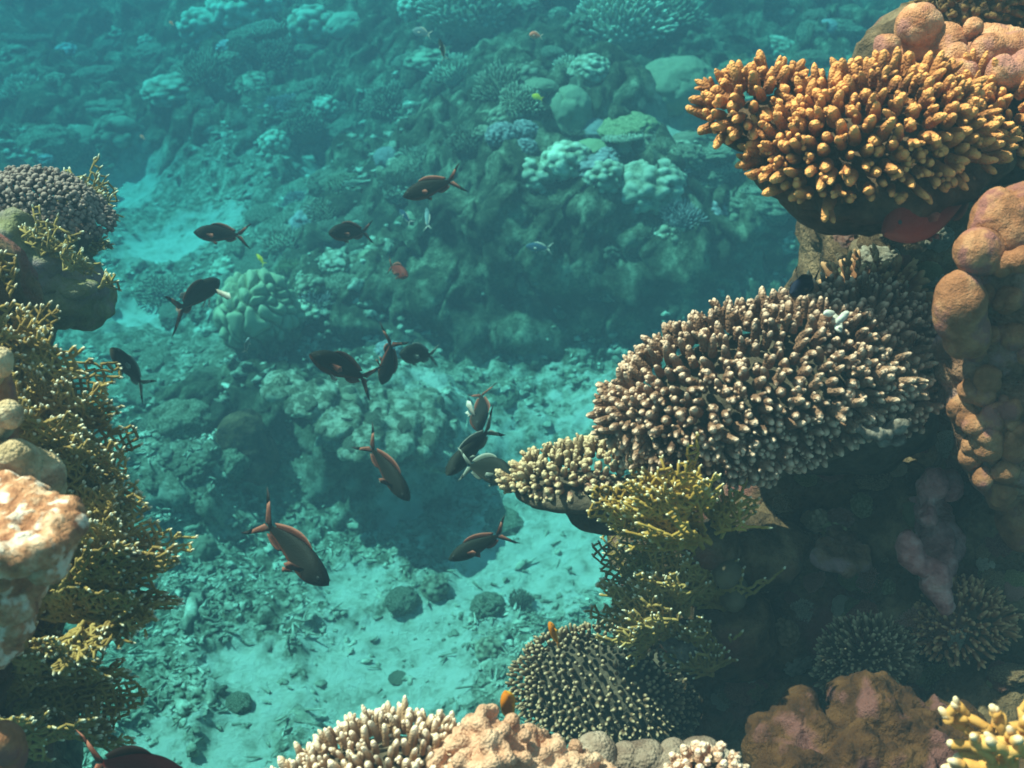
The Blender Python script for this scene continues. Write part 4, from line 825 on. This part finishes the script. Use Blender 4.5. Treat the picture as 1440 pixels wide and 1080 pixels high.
# many small heads on the slopes
rng = np.random.default_rng(77)
ZONES = [  # (px0,px1,py0,py1,n,label,group)
 (560, 1060, 60, 330, 84, 'small hazy coral head on the reef block at centre right', 'small corals on the centre right reef block'),
 (0, 560, 0, 250, 60, 'small blurred coral head on the far left reef slope', 'small corals on the far left reef slope'),
 (560, 1180, -20, 60, 28, 'small faint coral head along the top of the far reef', 'small corals along the top of the far reef'),
 (240, 560, 260, 440, 38, 'small pale coral clump on the rise behind the brain coral', 'small corals behind the brain coral'),
 (190, 360, 440, 740, 22, 'small pale rock on the rubble rise left of the dark ledge', 'small rocks left of the dark ledge'),
 (560, 960, 340, 480, 26, 'dim coral lump on the shaded front of the reef block', 'dim corals on the shaded reef block front'),
 (960, 1160, 60, 460, 22, 'small faint coral between the reef block and the orange table coral', 'small corals behind the orange table coral'),
]
KS = ['bush_1', 'bush_2', 'rock_3', 'cauli_4', 'cauli_1', 'cauli_2', 'cauli_3', 'knobs_1', 'knobs_2', 'rock_1', 'rock_2', 'mound_2', 'table_1', 'shrub_3', 'rock_2', 'rock_1']
MS = ['f_pale', 'f_dark', 'f_rock', 'f_pale', 'f_rock', 'f_dark', 'f_purple', 'f_mass']
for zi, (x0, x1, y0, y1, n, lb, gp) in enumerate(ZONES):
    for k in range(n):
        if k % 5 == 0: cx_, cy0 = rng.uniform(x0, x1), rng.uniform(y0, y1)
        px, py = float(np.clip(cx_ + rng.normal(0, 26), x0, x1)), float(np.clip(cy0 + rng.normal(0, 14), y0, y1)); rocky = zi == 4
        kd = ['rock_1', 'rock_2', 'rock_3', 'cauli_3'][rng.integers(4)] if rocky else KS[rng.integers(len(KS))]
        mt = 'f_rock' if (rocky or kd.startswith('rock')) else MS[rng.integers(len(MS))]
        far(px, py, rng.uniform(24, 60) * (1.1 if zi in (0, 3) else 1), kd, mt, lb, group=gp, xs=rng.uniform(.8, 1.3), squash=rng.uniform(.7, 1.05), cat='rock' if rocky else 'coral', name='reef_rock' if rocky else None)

# small growth on the shaded right wall and on the ledge rim
def on_rock(tree, px, py, size, kind, mat, label, group, cat, name, flat=.6):
    d = Vector([float(v) for v in ray(px, py)]); hp = tree.ray_cast(Vector((0, 0, 0)), d.normalized())
    if hp[0] is None: return
    n = hp[1]; n = n if n.dot(d) < 0 else -n; t = hp[0].dot(d) / d.dot(d); r_ = size * .5 * PX * t
    key = (kind, mat)
    if key not in PM: PM[key] = proto(kind).mesh(kind.rsplit('_', 1)[0] + '_coral', M[mat])
    o = link(name, PM[key]); q = n.to_track_quat('Z', 'Y'); o.rotation_mode = 'QUATERNION'; o.rotation_quaternion = q; o.location = hp[0] - n * r_ * .1; o.scale = (r_ * random.uniform(.8, 1.3), r_ * random.uniform(.8, 1.2), r_ * flat * random.uniform(.6, 1.2))
    tag(o, label, cat, group)
wall_tree = bvh_of(bpy.data.objects['reef_wall']); random.seed(12)
for k in range(150):
    px, py = random.uniform(960, 1440), random.uniform(610, 1000)
    if random.random() < .25: px, py = random.uniform(1150, 1330), random.uniform(270, 420)
    kd = random.choice(['bush_1', 'cauli_1', 'cauli_3', 'knobs_1', 'rock_1', 'rock_2', 'rock_3', 'rock_2', 'mound_2', 'knobs_2']); mt = random.choice(['w_brown', 'w_brown', 'w_red', 'w_olive', 'w_pale'])
    on_rock(wall_tree, px, py, random.uniform(18, 70) * random.uniform(.6, 1), kd, mt, 'small dim crust on the shaded right reef wall', 'small crusts on the shaded right wall', 'coral', 'crust_coral', .55)
ledge_tree = bvh_of(bpy.data.objects['valley_ledge'])
for k in range(46):
    px, py = random.uniform(380, 640), random.uniform(530, 660)
    on_rock(ledge_tree, px, py, random.uniform(10, 30), random.choice(['rock_1', 'rock_2', 'rock_3', 'cauli_3', 'knobs_1', 'bush_1']), random.choice(['f_rock', 'f_rock', 'f_dark', 'f_pale']), 'small rough lump crusting the rim of the valley ledge', 'small lumps on the valley ledge', 'rock', 'reef_rock', .6)

# ------------------------------------------------------------------ rubble on the sea floor (uncountable)
rng = np.random.default_rng(9)
def rubble(n, x0, x1, y0, y1, smin, smax, seed):
    rng = np.random.default_rng(seed)
    x = rng.uniform(x0, x1, n); y = rng.uniform(y0, y1, n); s, reef = masks(x, y)
    cl = fbm(np.stack([x * 2.2, y * 2.2, np.zeros(n)], -1), 3, 33)
    keep = rng.random(n) < (1 - .93 * sstep(.3, .7, s)) * (.25 + .75 * sstep(-.5, .4, cl)); x, y = x[keep], y[keep]; n = len(x)
    sz = smin * (smax / smin) ** (rng.random(n) ** 1.8); z = hgt(x, y)
    v, f = ico(2); nv = len(v)
    D = nrm(v[None] + .0) ; noise = 1 + .36 * rng.standard_normal((n, nv)); sc = np.stack([rng.uniform(.6, 1.7, n), rng.uniform(.5, 1.1, n), rng.uniform(.3, .7, n)], 1)
    a = rng.uniform(0, 6.28, n); c, s_ = np.cos(a), np.sin(a)
    L = D * noise[..., None] * sc[:, None] * sz[:, None, None]
    X = L[..., 0] * c[:, None] - L[..., 1] * s_[:, None]; Y = L[..., 0] * s_[:, None] + L[..., 1] * c[:, None]
    V = np.stack([X + x[:, None], Y + y[:, None], L[..., 2] + (z + sz * .12)[:, None]], -1).reshape(-1, 3)
    F = (f[None] + (np.arange(n) * nv)[:, None, None]).reshape(-1, 3)
    return V, F, n
mb = MB()
for a in [(15000, -2.3, 1.7, 2.2, 4.2, .005, .020, 1), (4200, -2.6, 1.9, 3.8, 5.2, .008, .03, 2), (3200, -4.5, -.6, 5, 8.5, .012, .045, 3), (260, -2.3, 1.5, 2.3, 4.0, .025, .05, 4)]:
    V_, F_, n = rubble(*a); mb.add(V_, None, F_)
# broken twig fragments
n = 3600; x = rng.uniform(-2.2, 1.6, n); y = rng.uniform(2.3, 4.3, n); s, rf = masks(x, y); kp = rng.random(n) < (1 - .9 * sstep(.3, .7, s)); x, y = x[kp], y[kp]; n = len(x)
a = rng.uniform(0, 6.28, n); Dv = np.stack([np.cos(a), np.sin(a), rng.uniform(-.15, .35, n)], 1)
v, q, t, tp, _ = tubes(np.stack([x, y, hgt(x, y) + .006], 1), Dv, rng.uniform(.02, .07, n), rng.uniform(.003, .007, n), rng.uniform(.002, .005, n), S=5, prof=FPL, bend=rng.standard_normal((n, 3)) * .1, lump=.15)
mb.add(v, q, t, tp * 0)
tag(link('coral_rubble', mb.mesh('coral_rubble', M['rubble'])), 'broken coral rubble and twigs strewn over the pale sand floor', 'rubble', kind='stuff')

# ------------------------------------------------------------------ fish
def fish_material(name, back, belly, edge, spec=.08):
    m = bpy.data.materials.new(name); m.use_nodes = True; nt = m.node_tree; N = nt.nodes; L = nt.links
    b = N['Principled BSDF']; b.inputs['Roughness'].default_value = .6; b.inputs['Specular IOR Level'].default_value = spec
    at = N.new('ShaderNodeAttribute'); at.attribute_name = 'tip'
    tc = N.new('ShaderNodeTexCoord'); no = N.new('ShaderNodeTexNoise'); no.inputs['Scale'].default_value = 14; L.new(tc.outputs['Object'], no.inputs['Vector'])
    ad = N.new('ShaderNodeMath'); ad.operation = 'MULTIPLY_ADD'; L.new(no.outputs['Fac'], ad.inputs[0]); ad.inputs[1].default_value = .24; ad.inputs[2].default_value = -.12
    a2 = N.new('ShaderNodeMath'); a2.operation = 'ADD'; L.new(ad.outputs[0], a2.inputs[0]); L.new(at.outputs['Fac'], a2.inputs[1])
    r = N.new('ShaderNodeValToRGB'); e = r.color_ramp.elements; e[0].position = .15; e[0].color = (*back, 1); e[1].position = .95; e[1].color = (*edge, 1); k = e.new(.6); k.color = (*belly, 1)
    L.new(a2.outputs[0], r.inputs[0]); L.new(r.outputs[0], b.inputs['Base Color'])
    vo = N.new('ShaderNodeTexVoronoi'); vo.inputs['Scale'].default_value = 70; L.new(tc.outputs['Object'], vo.inputs['Vector'])
    bp = N.new('ShaderNodeBump'); bp.inputs['Strength'].default_value = .18; bp.inputs['Distance'].default_value = .008; L.new(vo.outputs['Distance'], bp.inputs['Height']); L.new(bp.outputs[0], b.inputs['Normal'])
    return m
FM = {
 'dark': fish_material('dark_fish_skin', (.016, .012, .009), (.026, .016, .011), (.26, .05, .025)),
 'grey': fish_material('grey_fish_skin', (.018, .018, .014), (.035, .033, .024), (.10, .07, .05)),
 'red': fish_material('red_fish_skin', (.22, .03, .02), (.32, .045, .03), (.45, .09, .06)),
 'deepred': fish_material('deep_red_fish_skin', (.16, .018, .015), (.26, .03, .025), (.30, .05, .04)),
 'orange': fish_material('orange_fish_skin', (.60, .16, .012), (.90, .30, .02), (.95, .42, .03)),
 'salmon': fish_material('salmon_fish_skin', (.75, .22, .15), (.85, .32, .24), (.9, .45, .35)),
 'yellow': fish_material('yellow_fish_skin', (.75, .60, .05), (.85, .70, .10), (.85, .75, .2)),
 'pale': fish_material('pale_fish_skin', (.22, .26, .27), (.36, .40, .41), (.5, .53, .53)),
 'blue': fish_material('blue_fish_skin', (.06, .10, .16), (.11, .17, .23), (.2, .26, .3)),
 'navy': fish_material('navy_fish_skin', (.008, .012, .03), (.02, .03, .07), (.05, .07, .12)),
 'fin': fish_material('reddish_fin', (.05, .016, .011), (.15, .035, .022), (.42, .13, .09)),
 'finpale': fish_material('pale_fin', (.45, .30, .25), (.60, .42, .36), (.75, .6, .52)),
 'fingrey': fish_material('grey_fin', (.08, .08, .07), (.16, .16, .13), (.35, .34, .3)),
 'findark': fish_material('dark_fin_tip', (.02, .015, .015), (.03, .02, .02), (.05, .03, .03)),
 'eye': fish_material('fish_eye', (.01, .01, .01), (.015, .012, .01), (.25, .2, .12), spec=.6),
}
def body_center(t, bend): # t 0 nose .. 1 tail root, x from +.5 to -.32 ; bend sideways
    x = .5 - .78 * t; return x, bend * np.sin((t - .25) * 2.4) * .16 * (t > .25)
def fish_body(depth, width, bend):
    depth *= .90
    K, S = 26, 18; t = np.linspace(0, 1, K)
    top = depth * (np.sin(np.pi * t ** .74) ** 1.12 * .46 * (1 - .12 * t) + .085 * t) + .002; bot = depth * (np.sin(np.pi * t ** .76) ** 1.12 * .44 * (1 - .15 * t) + .085 * t) + .002
    wd = width * (np.sin(np.pi * t ** .60) ** .95 * .5 + .05) * (1 - .78 * t) + .003
    wd[0] *= .3; V = []; A = []
    a = np.arange(S) * 2 * math.pi / S
    for k in range(K):
        x, yb = body_center(t[k], bend); ca, sa = np.cos(a), np.sin(a)
        z = np.where(sa > 0, top[k], bot[k]) * np.sign(sa) * np.abs(sa) ** .9; y = wd[k] * np.sign(ca) * np.abs(ca) ** .9 + yb
        V.append(np.stack([np.full(S, x), y, z - .01 * (1 - t[k])], 1)); A.append(np.clip(.30 - sa * .75, 0, 1) ** 1.3)
    V = np.concatenate(V); A = np.concatenate(A)
    i = np.arange(K - 1)[:, None] * S; s0 = np.arange(S)[None]; s1 = (s0 + 1) % S
    Q = np.stack([i + s0, i + S + s0, i + S + s1, i + s1], -1).reshape(-1, 4)
    V = np.concatenate([V, [[.508, 0, -.006]], [[-.285, body_center(1, bend)[1], 0]]]); n = K * S
    T = [[n, j, (j + 1) % S] for j in range(S)] + [[n + 1, (K - 1) * S + (j + 1) % S, (K - 1) * S + j] for j in range(S)]
    mb = MB(); mb.add(V, Q, T, np.append(A, [.3, .3])); return mb, t, top, bot, wd
def fin(A, B, th=.006, m=5, ax=(0, 1, 0), ripple=.0):
    """fin web between base curve A and outer curve B, with real thickness"""
    A = np.array(A, float); B = np.array(B, float); n = len(A); ax = np.array(ax, float); mb = MB()
    tt = np.linspace(0, 1, m); G = A[None] * (1 - tt)[:, None, None] + B[None] * tt[:, None, None]
    G = G + ax * (ripple * np.sin(np.arange(n) * 2.0)[None, :, None] * tt[:, None, None])
    thk = (th * (1 - .85 * tt))[:, None, None]; V = np.concatenate([(G + ax * thk).reshape(-1, 3), (G - ax * thk).reshape(-1, 3)])
    i = (np.arange(m - 1)[:, None] * n + np.arange(n - 1)[None]).ravel(); h = m * n
    Q = [np.stack([i, i + 1, i + n + 1, i + n], 1), np.stack([h + i, h + i + n, h + i + n + 1, h + i + 1], 1)]
    e = [(k, k + 1) for k in range(n - 1)] + [(n * (k + 1) + n - 1 - n, n * (k + 1) + n - 1) for k in range(m - 1)] + [((m - 1) * n + k + 1, (m - 1) * n + k) for k in range(n - 1)] + [((k + 1) * n, k * n) for k in range(m - 1)]
    Q.append(np.array([[b, a, h + a, h + b] for a, b in e]))
    mb.add(V, np.concatenate(Q), None, np.tile(np.repeat(tt, n), 2)); return mb
FCACHE = {}
def fish(label, H, T, dH, dT, skin='dark', finm='fin', depth=.30, width=.17, bend=.4, upv=None, tail=1.0, name='fish', group=None, tipdark=True, pect=.0, cat='fish', fork=1.0, dors=1.0):
    h = P(*H, dH); t = P(*T, dT); X = h - t; Ln = np.linalg.norm(X); X = X / Ln
    Z = (UPI * .75 + np.array([0, 0, .25])) if upv is None else RT * upv[0] + UPI * upv[1] + CAMN * upv[2]
    Z = nrm(Z - X * (Z @ X)); Y = np.cross(Z, X)
    Mx = Matrix(((X[0], Y[0], Z[0], 0), (X[1], Y[1], Z[1], 0), (X[2], Y[2], Z[2], 0), (0, 0, 0, 1)))
    c = (h + t) / 2
    root = empty(name, c, label, cat, group); root.matrix_world = Matrix.Translation(Vector([float(v) for v in c])) @ Mx @ Matrix.Scale(Ln, 4)
    key = (skin, finm, depth, width, bend, tail, tipdark, pect, fork, dors)
    if key not in FCACHE:
        mb, tt, top, bot, wd = fish_body(depth, width, bend); parts = [('body', mb.mesh('body', FM[skin]))]
        yb = float(body_center(1.0, bend)[1]); slope = bend * -.12
        def zt(x): return np.interp(.5 - x, .78 * tt, top)
        def zb(x): return -np.interp(.5 - x, .78 * tt, bot)
        def ys(x): return np.array([float(body_center(min(1, (.5 - q) / .78), bend)[1]) for q in np.atleast_1d(x)])
        def tx(x, z): return [x, yb + (x + .28) * slope * 4, z]
        for s in (1, -1):
            sp_ = .21 * fork * tail
            A = [tx(-.26, s * .003), tx(-.262, s * .018), tx(-.255, s * depth * .085)]
            B1 = [tx(-.335, s * .010), tx(-.415, s * sp_ * .60), tx(-.405, s * sp_ * .80)]
            parts.append(('tail_fin', fin(A, B1, .006, 5).mesh('tail_fin', FM[finm])))
            A2 = B1; B2 = [tx(-.425, s * sp_ * .66), tx(-.51, s * sp_ * 1.12), tx(-.44, s * sp_ * .95)]
            parts.append(('tail_tip', fin(A2, B2, .002, 3).mesh('tail_tip', FM['findark' if tipdark else finm])))
        xs_ = np.linspace(.22, -.20, 12); prof = np.sin(np.linspace(.25, np.pi * .92, 12)) ** .7 * .055 * dors
        A = np.stack([xs_, ys(xs_), zt(xs_) - .012], 1); B = np.stack([xs_ - .045, ys(xs_), zt(xs_) + prof], 1); parts.append(('dorsal_fin', fin(A, B, .004, 4, ripple=.001).mesh('dorsal_fin', FM[finm])))
        xs_ = np.linspace(-.04, -.22, 7); prof = np.sin(np.linspace(.35, np.pi * .9, 7)) ** .7 * .05 * dors
        A = np.stack([xs_, ys(xs_), zb(xs_) + .01], 1); B = np.stack([xs_ - .045, ys(xs_), zb(xs_) - prof], 1); parts.append(('anal_fin', fin(A, B, .004, 4).mesh('anal_fin', FM[finm])))
        for s in (1, -1):
            w0 = float(np.interp(.5 - .24, .78 * tt, wd)); spd = .05 + pect
            A = [[.255, s * w0 * .86, -.01], [.25, s * w0 * .88, -.03], [.24, s * w0 * .86, -.05]]; B = [[.12, s * (w0 + spd), -.005], [.09, s * (w0 + spd * 1.1), -.05], [.13, s * (w0 + spd * .8), -.085]]
            parts.append(('pectoral_fin', fin(A, B, .003, 4, ax=(0, .6, .5)).mesh('pectoral_fin', FM['finpale' if pect > .05 else finm])))
            A = [[.17, s * .02, float(zb(.17)) + .012], [.14, s * .02, float(zb(.14)) + .01]]; B = [[.08, s * .035, float(zb(.1)) - .06], [.06, s * .03, float(zb(.08)) - .02]]
            parts.append(('pelvic_fin', fin(A, B, .003, 4).mesh('pelvic_fin', FM['finpale' if pect else finm])))
            v, f = ico(2); wE = float(np.interp(.5 - .405, .78 * tt, wd)); e = MB(); e.add(v * np.array([.018, .008, .018]) + np.array([.405, s * (wE * .93), .018]), None, f, np.zeros(len(v)))
            parts.append(('eye', e.mesh('eye', FM['eye'])))
        FCACHE[key] = parts
    for nme, me in FCACHE[key]: link(nme, me, root)
    return root
G1 = 'dark fork-tailed fish schooling over the sand valley'
fish('large dark fish with red fins diving to the lower right above the rubble floor', (463, 822), (345, 722), 1.9, 1.95, depth=.33, group=G1, bend=.5, tail=1.15)
fish('dark fish heading left, largest in the centre, above the ledge', (435, 497), (534, 540), 2.3, 2.4, depth=.33, group=G1, bend=-.3, pect=.01)
fish('dark fish swimming left high over the reef block', (566, 276), (652, 250), 2.6, 2.6, depth=.34, group=G1, bend=.5)
fish('dark fish swimming left over the rise at upper left, above the brain coral', (272, 326), (350, 332), 2.7, 2.7, depth=.36, group=G1, bend=-.6)
fish('small oval dark fish heading left between two longer fish, upper centre', (462, 327), (522, 326), 3.0, 3.1, depth=.40, group=G1, bend=.3)
fish('dark fish seen from behind with pink side fins left of the brain coral', (304, 392), (261, 446), 2.7, 2.5, depth=.26, pect=.14, group=G1, bend=.7)
fish('dark fish nose up, alone near the left fire coral', (157, 488), (203, 551), 2.3, 2.4, depth=.32, group=G1, bend=.4, finm='fingrey', skin='grey')
fish('thin upright dark fish crossing the tail of the largest centre fish', (540, 540), (549, 472), 2.7, 2.55, depth=.24, group=G1, bend=.3, upv=(.9, 0, .9))
fish('grey green fish heading left beside the white speckled coral', (562, 497), (615, 500), 2.9, 3.0, depth=.46, skin='grey', finm='fingrey', tipdark=False, group=G1, bend=.2)
fish('upright dark fish nose down over the sand plateau', (673, 606), (672, 536), 2.6, 2.75, depth=.30, group=G1, bend=.5, pect=.07, upv=(.6, 0, .5), dors=.5)
fish('slim dark fish diving left above the green grey one', (628, 668), (693, 590), 2.1, 2.2, depth=.28, group=G1, bend=.4, finm='fingrey', skin='grey')
fish('green grey fish with head hidden behind the cream plate coral', (722, 668), (650, 652), 1.95, 2.05, depth=.44, skin='grey', finm='fingrey', tipdark=False, group=G1, bend=-.3)
fish('dark fish with red belly nose down at the right end of the dark ledge', (576, 704), (508, 612), 2.25, 2.30, depth=.29, group=G1, bend=.05, pect=.03)
fish('dark blue grey fish heading left below the ledge over the rubble', (630, 787), (720, 742), 2.1, 2.1, depth=.29, group=G1, bend=.3, skin='grey')
fish('small dim reddish fish right of the ball corals', (573, 388), (542, 372), 3.3, 3.4, skin='red', depth=.36, group='small reef fish', bend=.2)
fish('small yellow orange fish with a dark back hanging above the round table coral', (772, 874), (789, 912), 1.45, 1.45, skin='orange', finm='orange', depth=.32, width=.24, bend=.3, tipdark=False, tail=.4, upv=(-1, .2, .6), dors=.4)
fish('brown orange fish standing upright behind the cream knobbly coral', (711, 972), (722, 1022), 1.25, 1.27, skin='orange', finm='orange', depth=.46, width=.26, bend=.1, tipdark=False, tail=.5, upv=(-1, 0, .8), dors=.4)
fish('deep red fish hiding in the dark under the orange table coral', (1243, 326), (1375, 262), 1.33, 1.40, skin='red', finm='fin', depth=.42, width=.2, bend=.5, tipdark=False, upv=(-.5, 1, .1))
fish('dark red fish cut by the bottom edge at lower left', (262, 1092), (105, 1072), 1.15, 1.2, skin='deepred', finm='fin', depth=.32, width=.18, bend=.2, tipdark=False)
fish('salmon pink fish below the big spiky dome at the top', (744, 48), (764, 52), 3.6, 3.6, skin='salmon', finm='finpale', depth=.6, width=.3, bend=.1, tipdark=False, group='small reef fish')
fish('pale silvery fish near the top edge, centre', (580, 42), (608, 50), 4.2, 4.2, skin='pale', finm='finpale', depth=.5, bend=.2, tipdark=False, group='small reef fish')
fish('thin dark fish pointing up near the top, left of the spiky dome', (618, 54), (628, 88), 4.0, 4.0, skin='grey', finm='fingrey', depth=.22, group='small reef fish')
fish('yellow fish left of the pillar coral', (748, 134), (764, 140), 4.6, 4.6, skin='yellow', finm='yellow', depth=.6, tipdark=False, group='small reef fish')
fish('tiny yellow fish above the brain coral', (361, 357), (373, 373), 3.8, 3.8, skin='yellow', finm='yellow', depth=.3, tipdark=False, group='small reef fish')
fish('pale blue slender fish, right of two below the upper fish', (600, 292), (606, 324), 4.2, 4.2, skin='pale', finm='finpale', depth=.28, tipdark=False, group='small reef fish', bend=1.0)
fish('blue slender fish, left of two below the upper fish', (562, 294), (580, 316), 4.4, 4.4, skin='blue', finm='finpale', depth=.3, tipdark=False, group='small reef fish')
fish('faint grey fish on the shaded face of the reef block', (739, 346), (778, 350), 4.3, 4.3, skin='blue', finm='finpale', depth=.36, tipdark=False, group='small reef fish')
fish('small white fish beside the dark lower side of the brain coral', (350, 474), (347, 498), 3.2, 3.2, skin='pale', finm='finpale', depth=.36, tipdark=False, group='small reef fish', bend=.9)
fish('tiny orange fish over the far left slope near the ridged dome', (238, 30), (245, 36), 4.6, 4.6, skin='salmon', finm='finpale', depth=.5, tipdark=False, group='small reef fish')
fish('tiny pink fish over the dark hollow of the far left slope', (197, 190), (205, 197), 4.6, 4.6, skin='salmon', finm='finpale', depth=.5, tipdark=False, group='small reef fish')
fish('tiny pink fish just left of the fish with pink side fins', (248, 432), (257, 444), 3.4, 3.4, skin='salmon', finm='finpale', depth=.5, tipdark=False, group='small reef fish')
fish('dark blue damselfish sheltering on top of the grey staghorn', (1112, 412), (1152, 392), 1.42, 1.46, skin='navy', finm='findark', depth=.5, width=.2, tipdark=True, bend=.2)

# ------------------------------------------------------------------ the water (haze)
def haze():
    x0, x1, y0, y1, z0, z1 = -16, 16, -8, 23, -4.6, .55
    v = [(x, y, z) for z in (z0, z1) for y in (y0, y1) for x in (x0, x1)]
    f = [(0, 2, 3, 1), (4, 5, 7, 6), (0, 1, 5, 4), (2, 6, 7, 3), (0, 4, 6, 2), (1, 3, 7, 5)]
    me = bpy.data.meshes.new('haze'); me.from_pydata(v, [], f); me.update()
    m = bpy.data.materials.new('water_haze'); m.use_nodes = True; nt = m.node_tree; nt.nodes.clear()
    out = nt.nodes.new('ShaderNodeOutputMaterial'); pv = nt.nodes.new('ShaderNodeVolumePrincipled')
    pv.inputs['Color'].default_value = (.035, .076, .106, 1); pv.inputs['Density'].default_value = .34
    pv.inputs['Absorption Color'].default_value = (.0, .53, .69, 1); pv.inputs['Anisotropy'].default_value = .0
    nt.links.new(pv.outputs[0], out.inputs['Volume']); me.materials.append(m)
    o = link('haze', me); tag(o, 'blue green sea water fading the far reef', 'water', kind='stuff'); o.display_type = 'WIRE'
haze()
